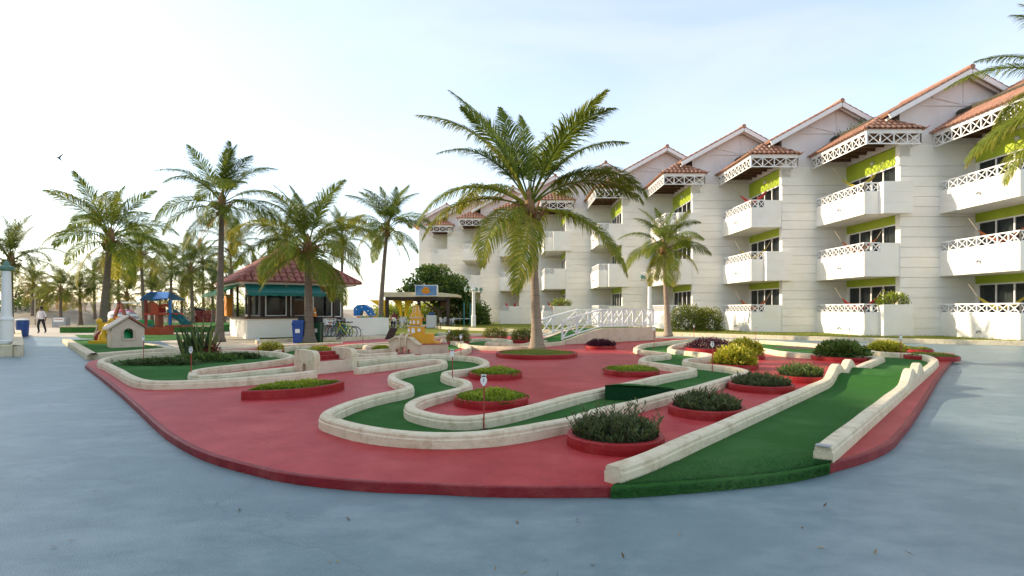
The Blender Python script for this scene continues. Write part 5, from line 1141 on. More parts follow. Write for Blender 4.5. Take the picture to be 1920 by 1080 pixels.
# seated figure in the shelter
def person_mesh(o, joints, rads, edges): pass
def skin_person(name, verts, edges, rad, mats, parent, regions):
    me = bpy.data.meshes.new(name); me.from_pydata(verts, edges, []); o = bpy.data.objects.new(name, me); COL.objects.link(o)
    sk = o.modifiers.new('skin', 'SKIN'); 
    for i, v in enumerate(me.skin_vertices[0].data): v.radius = (rad[i], rad[i]); v.use_root = (i == 0)
    sb = o.modifiers.new('sub', 'SUBSURF'); sb.levels = 2; sb.render_levels = 2
    dg = bpy.context.evaluated_depsgraph_get(); me2 = bpy.data.meshes.new_from_object(o.evaluated_get(dg)); bpy.data.objects.remove(o)
    for m_ in mats: me2.materials.append(MATS[m_])
    for pl in me2.polygons: pl.material_index = regions(pl.center); pl.use_smooth = True
    o = bpy.data.objects.new(name, me2); COL.objects.link(o); o.parent = parent; return o
# ---------------------------------------------------------------- walking man
mp_ = G(77, 625, 0); man = thing('person', (mp_.x, mp_.y, 0), 'man in white shirt and dark trousers walking on the path by the blue bin', 'person')
hs = 1.60/1.75
V = [(0,0,.95),(0,0,1.12),(0,.01,1.32),(0,.02,1.45),(0,0,1.53),(0,-.02,1.60),(0,-.03,1.70),
     (-.10,0,.92),(-.12,-.10,.52),(-.12,-.02,.10),(-.12,-.14,.04), (.10,0,.92),(.13,.10,.52),(.14,.22,.12),(.14,.10,.04),
     (-.20,.02,1.40),(-.27,.02,1.14),(-.22,-.14,.98),(-.18,-.22,.95), (.20,.02,1.40),(.28,.05,1.14),(.30,-.02,.90),(.30,-.06,.80)]
Ed = [(0,1),(1,2),(2,3),(3,4),(4,5),(5,6),(0,7),(7,8),(8,9),(9,10),(0,11),(11,12),(12,13),(13,14),(3,15),(15,16),(16,17),(17,18),(3,19),(19,20),(20,21),(21,22)]
Rd = [.15,.15,.165,.11,.06,.09,.085, .10,.075,.05,.045, .10,.075,.05,.045, .065,.052,.04,.04, .065,.052,.04,.04]
def reg_(c_):
    if c_.z > 1.50*hs: return 2
    if c_.z < .085*hs: return 3
    if c_.z < .96*hs and abs(c_.x) < .20: return 1
    if abs(c_.x) > .2 and c_.z < 1.10*hs: return 2
    return 0
skin_person('body', [tuple(x*hs for x in v) for v in V], Ed, [x*hs for x in Rd], ['shirt','trousers','skin','hair'], man, reg_)
mb = MB(); mb.ball((mp_.x, mp_.y+.015, 1.70*hs), .10, 12, 8, sq=(.95,1.05,.95)); mb.build('hair', 'hair', man, smooth=True)
# seated figure
sp = S(445, 760, SY+.9); sit = thing('person', (sp.x, SY+.9, 0), 'person in brown top seated in the shelter shade', 'person')
V2 = [(0,0,.50),(0,.03,.75),(0,.04,.95),(0,.02,1.08),(0,.0,1.16),(0,-.02,1.26),(-.10,-.02,.50),(-.12,-.42,.50),(-.12,-.40,.08),(.10,-.02,.50),(.12,-.42,.50),(.12,-.40,.08),(-.2,.03,1.0),(-.24,-.08,.76),(-.1,-.3,.68),(.2,.03,1.0),(.24,-.08,.76),(.1,-.3,.68)]
E2 = [(0,1),(1,2),(2,3),(3,4),(4,5),(0,6),(6,7),(7,8),(0,9),(9,10),(10,11),(2,12),(12,13),(13,14),(2,15),(15,16),(16,17)]
skin_person('body', V2, E2, [.14,.14,.15,.06,.09,.085,.1,.075,.05,.1,.075,.05,.06,.05,.04,.06,.05,.04], ['maroon','trousers','skin'], sit, lambda c_: 2 if c_.z > 1.06 else (1 if c_.z < .6 else 0))
t = thing('stool', (sp.x, SY+.9, 0), 'dark stool under the seated person', 'stool')
mb = MB(); mb.lathe([(.2,.36),(.2,.40)], (sp.x, SY+.9, 0), 14); mb.build('seat', 'bin_blue', t)
for a in range(4): mb = MB(); mb.tube([(sp.x+.15*math.cos(a*1.57+.8), SY+.9+.15*math.sin(a*1.57+.8), 0), (sp.x+.12*math.cos(a*1.57+.8), SY+.9+.12*math.sin(a*1.57+.8), .36)], .018, 5); mb.build('leg', 'bin_blue', t)
# ---------------------------------------------------------------- bicycles
def bicycle(o, a, m, label, seed):
    t = thing('bicycle', o, label, 'bicycle', 'bicycles parked in a row'); ca, sa = math.cos(a), math.sin(a); tl = .09
    def M(x, y, z): return (o.x + x*ca - (y + z*tl)*sa, o.y + x*sa + (y + z*tl)*ca, o.z + z)
    for wx in (-.50, .50):
        mb = MB(); n = 28; mb.tube([M(wx+.31*math.cos(6.283*i/n), 0, .325+.31*math.sin(6.283*i/n)) for i in range(n+1)], .019, 6, cap=False); wl = mb.build('wheel', 'rubber', t)
        mb = MB(); mb.tube([M(wx+.285*math.cos(6.283*i/n), 0, .325+.285*math.sin(6.283*i/n)) for i in range(n+1)], .009, 4, cap=False)
        for k in range(14): q = 6.283*k/14; mb.tube([M(wx,0,.325), M(wx+.285*math.cos(q),0,.325+.285*math.sin(q))], .003, 3, cap=False)
        mb.tube([M(wx,-.05,.325), M(wx,.05,.325)], .025, 6); mb.build('rim', 'steel', wl)
    B, S_, Hd, Hb, Fr, Rr = (.02,0,.30), (.17,0,.72), (-.36,0,.80), (-.33,0,.68), (-.50,0,.325), (.50,0,.325)
    mb = MB()
    for p_, q_, w_ in ((B,S_,.018),(S_,Hd,.018),(B,Hb,.020),(Hd,Hb,.021)): mb.tube([M(*p_), M(*q_)], w_, 7)
    for y in (-.05,.05):
        mb.tube([M(B[0],y*.6,B[2]), M(Rr[0],y,Rr[2])], .011, 5); mb.tube([M(S_[0],y*.3,S_[2]-.04), M(Rr[0],y,Rr[2])], .010, 5)
    mb.build('frame', m, t)
    mb = MB()
    for y in (-.055,.055): mb.tube([M(-.34,y,.66), M(-.41,y,.52), M(Fr[0],y,Fr[2])], .013, 5)
    mb.tube([M(-.34,-.06,.66), M(-.34,.06,.66)], .015, 5); mb.build('fork', m, t)
    mb = MB(); mb.tube([M(.17,0,.70), M(.20,0,.83)], .013, 6); mb.build('seat_post', 'steel', t)
    mb = MB(); vs = [M(.20+x, y, .85+z) for x, y, z in ((-.16,0,0),(-.02,-.03,.01),(.10,-.08,.02),(.13,0,.03),(.10,.08,.02),(-.02,.03,.01))]; vs += [(v[0], v[1], v[2]-.045) for v in vs]
    mb.add(vs, [(0,1,2,3,4,5),(11,10,9,8,7,6)] + [(i, 6+i, 6+(i+1)%6, (i+1)%6) for i in range(6)]); mb.build('saddle', 'black_plastic', t)
    mb = MB(); mb.tube([M(-.36,0,.80), M(-.39,0,.92)], .013, 6); mb.tube([M(-.33,-.29,.96), M(-.40,-.1,.93), M(-.40,.1,.93), M(-.33,.29,.96)], .013, 6); mb.build('handlebar', 'steel', t)
    for y in (-1, 1): mb = MB(); mb.tube([M(-.335,y*.29,.96), M(-.30,y*.36,.97)], .019, 6); mb.build('grip', 'black_plastic', t)
    mb = MB(); n = 14; mb.tube([M(.02+.09*math.cos(6.283*i/n), -.055, .30+.09*math.sin(6.283*i/n)) for i in range(n+1)], .007, 4); mb.tube([M(.02,-.06,.30), M(.10,-.09,.17), M(.10,-.16,.17)], .010, 5); mb.tube([M(.02,.06,.30), M(-.06,.09,.43), M(-.06,.16,.43)], .010, 5); mb.build('crank', 'black_plastic', t)
    return t
bp0 = G(648, 637, 0); bp1 = G(606, 629, 0); cols = ('bike_yellow','bike_green','bike_blue','bike_red','bike_black','bike_red','bike_green','bike_black')
nm = ('lime yellow bicycle at the open end of the parked row','green bicycle next to the lime yellow one','blue bicycle third from the lime yellow one','orange red bicycle fourth from the lime yellow one','black bicycle fifth from the lime yellow one','red bicycle sixth from the lime yellow one','green bicycle next to last in the parked row','black bicycle at the kiosk end of the parked row')
for i in range(8):
    p = bp0.lerp(bp1, i/7); bicycle(Vector((p.x, p.y, 0)), R(-14) + .05*math.sin(i*2.1), cols[i], nm[i], i)
cv = bp0.lerp(bp1, .75); t = thing('bicycle_cover', (cv.x-.55, cv.y, .55), 'grey white sheets hung over the front baskets of the parked bicycles', 'cover')
for i in range(4): mb = MB(); p = bp0.lerp(bp1, .45+.17*i); mb.obox((p.x-.52, p.y-.02, .80), (.13,0,.03), (.02,.12,0), (-.02,0,.16)); mb.build('basket', 'white_plastic', t)
# ---------------------------------------------------------------- bins
def round_bin(o, m, label, h=.95, r0=.29, lid='white_plastic', g=None):
    t = thing('waste_bin', o, label, 'bin', g); mb = MB(); mb.lathe([(r0*.86,0),(r0*.9,.03),(r0,h*.72),(r0*1.05,h*.73),(r0*1.05,h*.79),(r0,h*.80),(r0*.99,h*.93)], o, 20); mb.build('body', m, t, smooth=False)
    mb = MB(); mb.lathe([(r0*1.06,h*.93),(r0*1.06,h*.97),(r0*.8,h),(.02,h*1.02)], o, 20); mb.build('lid', lid, t)
    for s_ in (-1, 1): mb = MB(); mb.tube([(o.x+s_*r0*1.0, o.y-.06, h*.62), (o.x+s_*(r0+.06), o.y, h*.62), (o.x+s_*r0*1.0, o.y+.06, h*.62)], .014, 5); mb.build('handle', m, t)
b1 = G(42, 631, 0); round_bin(Vector((b1.x, b1.y, 0)), 'bin_blue', 'blue drum bin with white lid on the path by the walking man')
def swing_bin(px, py, m, label):
    o = G(px, py, 0); t = thing('waste_bin', (o.x, o.y, 0), label, 'bin', 'swing bins by the palm'); mb = MB(); w_ = .25
    mb.add([(o.x+sx*w_*k, o.y+sy*w_*k, z) for z, k in ((0,.82),(.82,1.0)) for sx, sy in ((-1,-1),(1,-1),(1,1),(-1,1))], [(3,2,1,0),(4,5,6,7),(0,1,5,4),(1,2,6,5),(2,3,7,6),(3,0,4,7)]); mb.build('body', m, t)
    mb = MB(); mb.box(o.x-w_*1.06, o.x+w_*1.06, o.y-w_*1.06, o.y+w_*1.06, .82, .87); mb.extrude([(o.x-w_, o.y-w_, .87), (o.x+w_, o.y-w_, .87), (o.x+w_, o.y-w_+.08, 1.0), (o.x-w_, o.y-w_+.08, 1.0)], (0,.3,0)); mb.build('lid', m, t)
    mb = MB(); mb.box(o.x-.1, o.x+.1, o.y-w_*1.03, o.y-w_*.98, .45, .62); mb.build('label_plate', 'white_paint', t)
    return o
ba = swing_bin(562, 643, 'bin_blue', 'blue swing bin left of the palm trunk'); bb = swing_bin(594, 641.5, 'bin_green', 'dark green swing bin right of the palm trunk')
t = thing('bin_stand', (ba.x+.6, ba.y+.3, 0), 'black frame behind the two swing bins', 'stand')
mb = MB(); mb.box(ba.x-.2, bb.x+.35, ba.y+.32, ba.y+.36, .9, 1.15); mb.build('back_panel', 'black_plastic', t)
for x in (ba.x-.18, bb.x+.33): mb = MB(); mb.bar((x, ba.y+.34, 0), (x, ba.y+.34, 1.15), .05); mb.build('post', 'black_plastic', t)
# ---------------------------------------------------------------- lamp posts
def lamp(o, H, label, heads=4, green=False, r0=.17):
    t = thing('lamp_post', o, label, 'lamp post', 'white column lamp posts'); z = o[2]
    mb = MB(); k = H/4.2; mb.lathe([(r0*1.35,z),(r0*1.35,z+.10),(r0*1.15,z+.14),(r0*1.1,z+1.25*k),(r0*1.28,z+1.27*k),(r0*1.28,z+1.34*k),(r0*.95,z+1.42*k),(r0*.86,z+1.6*k),(r0*.70,z+H*.93)], o[:2] + (0,), 20); mb.build('column', 'white_paint', t, smooth=False)
    mb = MB(); mb.lathe([(r0*.72,z+H*.93),(r0*1.25,z+H*.95),(r0*1.3,z+H*.985),(r0*.6,z+H),(r0*.5,z+H*1.03),(.02,z+H*1.07)], o[:2] + (0,), 16); mb.build('capital', 'lamp_green' if green else 'white_paint', t)
    for i in range(heads):
        a = i*2*math.pi/heads + .4; dx, dy = math.cos(a), math.sin(a); P = lambda q, h: (o[0]+dx*q, o[1]+dy*q, z+h)
        mb = MB(); mb.tube([P(.1,H*.95), P(.3,H+.22), P(.55,H+.22), P(.58,H+.05)], .02, 6); mb.build('arm', 'white_paint', t)
        mb = MB(); c_ = P(.58, 0); mb.lathe([(.03,H+.06),(.09,H+.0),(.14,H-.14),(.15,H-.16)], (c_[0], c_[1], z), 12); sh2 = mb.build('lamp_shade', 'lamp_green', t)
        mb = MB(); mb.ball((c_[0], c_[1], z+H-.2), .11, 10, 7); mb.build('globe', 'frosted', sh2, smooth=True)
q = G(12, 644, .2); lamp((q.x, q.y, .2), GY(12, 498, q.y).z-.2, 'white fluted column lamp in the grass bed by the path', heads=0, green=True, r0=.19)
q = GY(888, 611, 40.5); lamp((q.x, 40.5, .0), GY(888, 538, 40.5).z-.1, 'white lamp post with lanterns between shelter and hotel', r0=.15)
q = GY(1218, 612, 33.0); lamp((q.x, 33.0, .15), GY(1218, 517, 33.0).z-.15, 'white lamp post with lanterns behind the footbridge', r0=.14)
# grass bed at the left edge
a = G(33, 668, .0); a2 = G(33, 628, 0); mb = MB(); mb.prism([(a.x-14, a.y+.1), (a.x-.2, a.y+.1), (a2.x-.15, a2.y), (a2.x-14, a2.y)], 0, .20); struct(mb.build('grass_bed', 'lawn'))
low_kerb([Vector((a.x-14, a.y, 0)), Vector((a.x-3, a.y, 0)), Vector((a.x-.35, a.y+.02, 0)), a.lerp(a2, .03), a.lerp(a2, .5), a2], 'tall cream kerb round the lamp post grass bed', h=.36, w=.3)
# meter box on the path, utility pole
q = G(110, 614, 0); t = thing('meter_box', (q.x, q.y, 0), 'low grey box with a white notice beside the sand bank', 'box'); mb = MB(); mb.box(q.x-.55, q.x+.55, q.y, q.y+.5, 0, .82); mb.build('body', 'grey_metal', t); mb = MB(); mb.box(q.x-.4, q.x+.4, q.y-.012, q.y-.002, .45, .75); mb.build('notice', 'white_paint', t)
mb = MB(); mb.box(q.x-.34, q.x+.34, q.y-.016, q.y-.013, .62, .67); mb.build('notice_stripe', 'toy_red', t)
q = GY(66, 610, 50); mb = MB(); mb.tube([(q.x,50,0),(q.x,50,GY(66,553,50).z)], .06, 7); mb.ball((q.x,50,GY(66,553,50).z), .13, 8, 6, sq=(1,1,1.2)); tag(mb.build('garden_light', 'rope'), 'thin garden light post standing on the sand', 'post')
# ---------------------------------------------------------------- bird
Y = 30.0; c = GY(111, 297, Y); bd = thing('bird', c, 'small brown bird flying in the pale sky', 'bird')
mb = MB(); ax_ = Vector((-.75,.1,.55)).normalized(); mb.tube([c+ax_*.19, c+ax_*.14, c+ax_*.07, c-ax_*.06, c-ax_*.16, c-ax_*.30], [.004,.028,.045,.042,.022,.012], 8); mb.build('body', 'bird_brown', bd, smooth=True)
def wing_(tip, w0):
    mb = MB(); tip = Vector(tip); vs = []
    for i in range(6):
        t_ = i/5; p = c + ax_*.03 + tip*t_ + Vector((0,0,.03*math.sin(math.pi*t_))); wd = w0*(1-t_*.8); vs += [p+ax_*wd, p-ax_*wd*1.2, p-ax_*wd*1.2+Vector((0,.004,-.006)), p+ax_*wd+Vector((0,.004,-.006))]
    mb.add(vs, [(i*4+k, i*4+(k+1)%4, (i+1)*4+(k+1)%4, (i+1)*4+k) for i in range(5) for k in range(4)]); mb.build('wing', 'bird_brown', bd)
wing_((.20,.08,.26), .06); wing_((.28,-.30,-.06), .05)
# ---------------------------------------------------------------- playground
PQ = Z((170,520), 1920/260)
def at(u, v, h=0): return G(*PQ(u, v), h)
pad = [at(0,985,.15), at(95,1010,.15), at(1020,945,.15), at(760,880,.15), at(0,880,.15)]
k0, k1_, k2_, k3_ = G(123,635,.15), G(172,664,.15), G(330,652,.15), G(262,640,.15)
mb = MB(); mb.prism([(p.x, p.y) for p in (k0, k1_, k2_, G(275,640,.15), G(190,633,.15))], 0, .09); o = struct(mb.build('play_pad', 'turf'))
low_kerb([k0, k1_.lerp(k0,.04), k1_, k1_.lerp(k2_,.04), k2_], 'cream kerb round the corner of the playhouse pad', h=.17, w=.28)
low_kerb([G(x, y, .15) for x, y in ((262,641),(300,646),(330,652))], 'cream kerb behind the playhouse pad', h=.12)
sheet('play_turf', [(p.x, p.y) for p in (G(270,640), G(400,634), G(400,628), G(140,628), G(150,634))], .012, 'turf')
# green raised turf step
mb = MB(); p0, p1 = G(112,624), G(396,623); mb.prism([(p0.x, p0.y), (p1.x, p1.y), (p1.x+1, p1.y+9), (p0.x-1, p0.y+9)], -.02, .42); struct(mb.build('raised_turf', 'turf'))
mb = MB(); mb.bar((p0.x, p0.y-.02, .40), (p1.x, p1.y-.02, .40), .06, .10); struct(mb.build('step_edge', 'kerb_concrete'))
# cream playhouse
hA = G(209, 652.5, .09); hB = G(271, 650, .09); hu = hB-hA; hu.z = 0; hw = hu.length; hu.normalize(); hv = Vector((-hu.y, hu.x, 0)); s = FPX/hA.y; eh = (652.5-616)/s; ah = (652.5-596.5)/s
ph = thing('playhouse', (hA.x, hA.y, .09), 'cream plastic playhouse with gabled roof and arched window', 'playhouse')
def Hh(u, v, z): return hA + hu*u + hv*v + Vector((0,0,z))
win = [(.33*hw,.42*eh), (.68*hw,.42*eh), (.68*hw,.78*eh)] + [(.505*hw+.175*hw*math.cos(a), .78*eh+.26*eh*math.sin(a)) for a in [math.pi*i/8 for i in range(1,8)]] + [(.33*hw,.78*eh)]
outer = [(0,0),(hw,0),(hw,eh),(hw/2,ah),(0,eh)]
def wall_with_hole(v, th, m='house_cream'):
    # outer polygon bridged to the window hole
    mb = MB(); order = [(0,0)] + [(hw,0),(hw,eh),(hw/2,ah),(0,eh),(0,0)]; hole = win[::-1]
    pts = [(0,0),(hw,0),(hw,eh),(hw/2,ah),(0,eh),(0,.0005)] + [win[0]] + win[:0:-1] + [(win[0][0]-.0005, win[0][1])]
    mb.extrude([Hh(a, v, z) for a, z in pts], hv*th); return mb.build('wall', m, ph)
wall_with_hole(0, .08); wall_with_hole(hw*.8, .08)
for u in (0, hw-.08): mb = MB(); mb.obox(Hh(u+.04, hw*.42, eh/2), hu*.04, hv*(hw*.38), (0,0,eh/2)); mb.build('wall', 'house_cream', ph)
for sgn in (-1, 1):
    mb = MB(); a = Hh(hw/2, -.10, ah+.03); e = Hh(hw/2+sgn*(hw/2+.14), -.10, eh-.06); mb.extrude([a, e, e+Vector((0,0,.07)), a+Vector((0,0,.07))], hv*(hw*.8+.28)); mb.build('roof', 'house_cream' if sgn < 0 else 'toy_brown', ph)
fm = MB(); ws = [Hh(a, -.015, z) for a, z in win]
for a, b in zip(ws, ws[1:]+ws[:1]): fm.bar(a, b, .05, .06)
fm.build('window_frame', 'house_cream', ph)
mb = MB(); c_ = Hh(hw*.42, hw*.5, .42*eh); mb.ball(c_, .36, 14, 10); tag(mb.build('green_ball', 'toy_green', smooth=True), 'big green ball seen through the playhouse window', 'ball')
# yellow bear slide
bc = G(187, 643, .09); s = FPX/bc.y; b_ = thing('bear_climber', (bc.x, bc.y, .09), 'yellow bear shaped climber with round ears and maroon slide', 'play toy'); W = lambda px, py, d=0: GY(px, py, bc.y+d)
mb = MB(); pts = [PQ(u, v) for u, v in ((105,740),(105,660),(135,630),(215,622),(265,650),(280,690),(260,760),(180,770))]; mb.extrude([W(*p) for p in pts], (0,.35,0)); mb.build('body_panel', 'yellow', b_)
for u, v in ((118,608),(285,605)): mb = MB(); c_ = W(*PQ(u, v), .15); mb.ball(c_, .13, 12, 8, sq=(1,.6,1)); mb.build('ear', 'yellow', b_, smooth=True)
mb = MB(); mb.tube([W(*PQ(u, v), -.1) for u, v in ((250,760),(190,765),(155,810),(140,880),(140,905))], .11, 9); mb.build('front_leg', 'yellow', b_, smooth=True)
mb = MB(); mb.tube([W(*PQ(u, v), .1) for u, v in ((200,755),(130,770),(95,820),(90,880))], .12, 9); mb.build('slide', 'maroon', b_, smooth=True)
cc = W(*PQ(270,800), -.2); mb = MB(); n = 22; mb.tube([(cc.x+.27*math.cos(6.283*i/n), cc.y, cc.z+.42*math.sin(6.283*i/n)) for i in range(n+1)], .085, 8); mb.build('ring', 'yellow', b_, smooth=True)
mb = MB(); f0 = W(*PQ(15,905), -.2); f1 = W(*PQ(270,900), -.2); mb.box(f0.x, f1.x, cc.y-.2, cc.y+.45, .09, .2); mb.build('foot_plate', 'yellow', b_)
# climbing tower with slide
ty = G(*PQ(900,690), .42).y; T = lambda u, v, d=0: GY(*PQ(u, v), ty+d)
tw2 = thing('play_tower', T(930,690), 'red play tower with blue gabled roof and teal wavy slide', 'play tower')
for u in (765, 1100):
    for d in (0, 1.2): p, q = T(u, 690, d), T(u, 315, d); mb = MB(); mb.bar((p.x,p.y,.42), (p.x,p.y,q.z), .12); mb.build('post', 'toy_blue' if u > 900 else 'maroon', tw2)
p, q = T(740,520), T(1105,495); mb = MB(); mb.box(p.x, q.x, ty-.1, ty+1.3, p.z, q.z); mb.build('deck', 'toy_red', tw2)
rl, rr_, rt, rbz = T(728,0).x, T(1118,0).x, T(0,212).z, T(0,322).z
for (xa, xb) in ((T(840,0).x, rl), (T(1010,0).x, rr_)):
    pass
mb = MB(); xa, xm, xb = rl, T(905,0).x, rr_
mb.extrude([(rl, ty-.3, rbz), (T(835,0).x, ty-.3+.2, rt), (T(835,0).x, ty-.3+.2, rt+.06), (rl-.05, ty-.3, rbz+.06)], (0.0, 1.7, 0)); mb.build('roof_slope', 'toy_blue', tw2)
mb = MB(); yA = ty-.35; mb.add([(T(835,0).x, ty+.6, rt), (T(1000,0).x, ty+.6, rt), (T(1118,0).x, yA, T(0,305).z), (T(905,0).x, yA, T(0,318).z)], [(0,3,2,1)])
mb.add([(T(835,0).x, ty+.6, rt+.06), (T(1000,0).x, ty+.6, rt+.06), (T(1118,0).x, yA, T(0,305).z+.06), (T(905,0).x, yA, T(0,318).z+.06)], [(0,1,2,3)]); mb.build('roof_slope', 'toy_blue', tw2)
mb = MB(); mb.add([(T(835,0).x, ty+.62, rt+.06), (T(1000,0).x, ty+.62, rt+.06), (T(1110,0).x, ty+1.5, T(0,312).z), (T(905,0).x, ty+1.5, T(0,312).z)], [(0,1,2,3)]); mb.build('roof_slope', 'toy_blue', tw2)
mb = MB(); mb.extrude([T(760,500), T(790,500), T(905,500), T(905,380), T(870,335), T(820,330), T(780,370)], (0,.08,0)); mb.build('arched_panel', 'toy_brown', tw2)
mb = MB(); mb.extrude([T(835,500,-.15), T(930,500,-.15), T(930,380,-.15), T(900,355,-.15), T(850,360,-.15), T(835,390,-.15)], (0,.08,0)); mb.build('arched_panel', 'toy_red', tw2)
mb = MB(); mb.extrude([T(930,420,.1), T(970,380,.1), T(1030,365,.1), T(1110,375,.1), T(1110,420,.1), T(1030,400,.1), T(960,425,.1)], (0,.1,0)); mb.build('wave_panel', 'toy_red', tw2)
mb = MB(); mb.extrude([T(935,490,.3), T(1030,490,.3), T(1030,420,.3), T(935,430,.3)], (0,.08,0)); mb.build('dark_panel', 'maroon', tw2)
mb = MB(); mb.extrude([T(890,690,-.05), T(935,690,-.05), T(935,520,-.05), T(890,520,-.05)], (0,.5,0)); mb.build('base_panel', 'toy_brown', tw2)
mb = MB(); sp_ = [T(u, v, .4) for u, v in ((1090,490),(1130,500),(1180,555),(1230,585),(1270,630),(1310,660),(1350,665))]
vs = []
for p in sp_: vs += [(p.x, ty+.15, p.z+.22), (p.x, ty+.2, p.z), (p.x, ty+.75, p.z), (p.x, ty+.8, p.z+.22), (p.x, ty+.75, p.z-.06), (p.x, ty+.2, p.z-.06)]
mb.add(vs, [(i*6+k, i*6+(k+1)%6, (i+1)*6+(k+1)%6, (i+1)*6+k) for i in range(6) for k in range(6)]); mb.build('slide', 'toy_teal', tw2)
p, q = T(1040,690), T(1290,660); mb = MB(); mb.box(p.x, q.x, ty-.1, ty+1, .42, q.z); mb.build('base_frame', 'toy_brown', tw2)
# red sand box and green trough
p, q = G(*PQ(740,800), .0), G(*PQ(1028,795), .0); t = thing('sand_box', (p.x, p.y, 0), 'red toy sand box beside the playhouse', 'sand box'); zt = GY(*PQ(0,690), p.y).z
mb = MB(); mb.box(p.x, q.x, p.y, p.y+.08, 0, zt); mb.build('side', 'toy_red', t); mb = MB(); mb.box(p.x, q.x, p.y+1.2, p.y+1.28, 0, zt); mb.build('side', 'toy_red', t)
for x in (p.x, q.x-.08): mb = MB(); mb.box(x, x+.08, p.y+.08, p.y+1.2, 0, zt-.02); mb.build('side', 'toy_red', t)
mb = MB(); mb.box(p.x+.08, q.x-.08, p.y+.08, p.y+1.2, .02, zt-.25); mb.build('sand', 'sand', t)
y = p.y+1.6; t = thing('green_toy', GY(*PQ(760,690), y), 'green toy fence panel with teal tray behind the sand box', 'play toy')
a, b = GY(*PQ(665,655), y), GY(*PQ(858,600), y); mb = MB(); lattice(mb, (a.x, y, 0), (b.x, y, 0), a.z, b.z, 5, .09); mb.build('fence', 'toy_green', t)
a, b = GY(*PQ(740,690), y), GY(*PQ(868,655), y); mb = MB(); mb.box(a.x, b.x, y-.1, y+.4, a.z, b.z); mb.build('tray', 'toy_teal', t); mb = MB(); mb.box(a.x+.1, b.x-.1, y, y+.3, 0, a.z); mb.build('stand', 'toy_teal', t)
# swing frame
y = G(*PQ(420,640), .42).y + 1; Sw = lambda u, v, d=0: GY(*PQ(u, v), y+d); t = thing('swing_frame', Sw(420,640), 'red wooden A frame swing with a white top bar', 'swing')
for u in (300, 510):
    p, q = Sw(u, 585), Sw(412, 345); mb = MB(); mb.bar((p.x,y,.42), (q.x, y, q.z), .20, .16); mb.build('leg', 'toy_brown', t)
p, q = Sw(330,560), Sw(500,555); mb = MB(); mb.bar((p.x,y-.02,p.z), (q.x,y-.02,q.z), .12, .14); mb.build('cross_bar', 'orange', t)
p, q = Sw(412,350), Sw(745,352); mb = MB(); mb.tube([p, q], .06, 8); mb.build('top_bar', 'white_paint', t)
q = Sw(742,352); mb = MB(); mb.bar((q.x, y, .42), (q.x, y, q.z), .12); mb.build('end_post', 'toy_brown', t)
for u in (640, 668): p = Sw(u,352); e = Sw(u,560); mb = MB(); mb.tube([(p.x,y,p.z),(e.x,y,e.z)], .014, 4); mb.build('chain', 'steel', t)
p, q = Sw(630,562), Sw(680,568); mb = MB(); mb.box(p.x, q.x, y-.15, y+.15, q.z, p.z); mb.build('swing_seat', 'black_plastic', t)
# pink dome climber
y = y + 2.5; c_ = GY(*PQ(430,620), y); t = thing('dome_climber', (c_.x, y, .4), 'pink and white patterned dome climber behind the swing', 'play dome'); rx = GY(*PQ(660,620), y).x - c_.x; hz_ = GY(*PQ(430,435), y).z - .4
mb = MB(); m_, n = 9, 26; vs = [(c_.x + rx*math.cos(6.283*k/n)*math.cos(j/m_*1.5), y + 1.2*math.sin(6.283*k/n)*math.cos(j/m_*1.5), .4 + hz_*math.sin(j/m_*1.5)) for j in range(m_+1) for k in range(n)]
for j in range(m_):
    for k in range(n): mb.f.append((j*n+k, j*n+(k+1)%n, (j+1)*n+(k+1)%n, (j+1)*n+k)); mb.mi.append(0 if (j > 4) else (1 if (j+k//2) % 2 else 2))
mb.v = vs; mb.a = [.5]*len(vs)
r = random.Random(4); mb.mi = [m__ if (i//n) < 5 else (0 if r.random() < .72 else 1) for i, m__ in enumerate(mb.mi)]
mb.build('shell', ['toy_pink','white_plastic','grey_metal'], t, smooth=True)
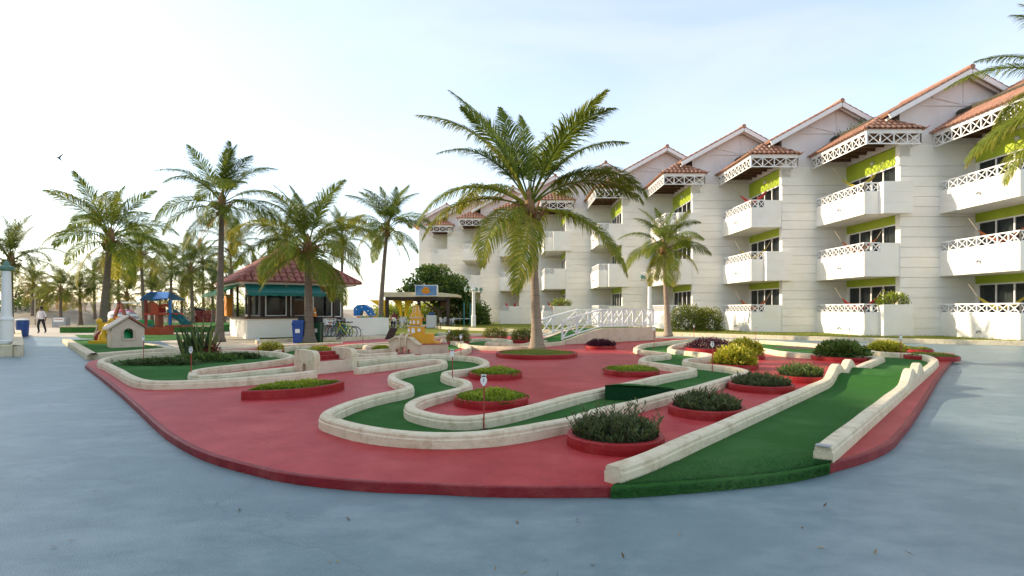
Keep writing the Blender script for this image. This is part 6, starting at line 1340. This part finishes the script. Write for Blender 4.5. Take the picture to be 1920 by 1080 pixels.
# log fort
y = G(*PQ(1500,660), .0).y + 2; L_ = lambda u, v, d=0: GY(*PQ(u, v), y+d); t = thing('log_fort', L_(1540,660), 'brown plastic log fort with castle railing left of the kiosk', 'play fort')
p, q = L_(1440,660), L_(1700,520); z1 = q.z
for k in range(5):
    z = .12 + (z1-.12)*k/5; mb = MB(); mb.tube([(p.x, y, z+.1), (q.x, y, z+.1)], .13, 9); mb.build('log', 'toy_brown' if k % 2 else 'maroon', t, smooth=True)
for u in (1455, 1560, 1690): a = L_(u, 540); mb = MB(); mb.tube([(a.x, y-.12, 0), (a.x, y-.12, a.z)], .17, 9); mb.build('log_post', 'maroon', t, smooth=True)
a, b = L_(1570,515), L_(1720,465); mb = MB(); lattice(mb, (a.x,y,0), (b.x,y,0), a.z, b.z, 6, .10); mb.build('railing', 'toy_brown', t)
a = L_(1500,520); b = L_(1500,465); mb = MB(); mb.lathe([(.32,a.z),(.34,b.z-.15),(.40,b.z-.12),(.40,b.z),(.25,b.z)], (a.x, y, 0), 12); mb.build('turret', 'maroon', t)
mb = MB(); p_, q_ = L_(1425,425,.6), L_(1580,475,.6); mb.bar((p_.x, y+.6, p_.z), (q_.x, y+.6, q_.z), .22, .30); mb.build('roof_log', 'dark_wood', t)
# blue play arch and low fence by the shelter
y = 38.5; A_ = lambda px, py, d=0: GY(px, py, y+d); t = thing('blue_arch', A_(690,600), 'bright blue spotted play arch beside the kiosk', 'play toy')
pts = [A_(663,592), A_(663,578), A_(670,572), A_(682,571), A_(692,577), A_(700,592), A_(690,592), A_(684,583), A_(676,583), A_(674,592)]
mb = MB(); mb.extrude(pts, (0,.8,0)); mb.build('arch', 'toy_blue', t)
for px, py in ((668,580),(678,576),(690,583),(695,588)): mb = MB(); c_ = A_(px, py, -.01); mb.ball(c_, .05, 7, 5, sq=(1,.3,1)); mb.build('spot', 'white_plastic', t)
for k, (px, mm) in enumerate(((672,'orange'),(680,'toy_green'),(688,'yellow'),(696,'toy_blue'),(704,'orange'),(712,'toy_green'))):
    a = A_(px-3.6, 611, .9); b = A_(px+3.6, 593, .9); mb = MB(); mb.box(a.x, b.x, y+.9, y+.98, 0, b.z)
    tag(mb.build('toy_panel', mm), {672:'orange play panel nearest the kiosk wall',680:'green play panel beside the orange one',688:'yellow play panel under the blue arch',696:'blue play panel at the right foot of the arch',704:'orange play panel behind the palm trunk',712:'green play panel right of the palm trunk'}[px], 'play panel', 'coloured play panels')
scene.render.engine = 'CYCLES'
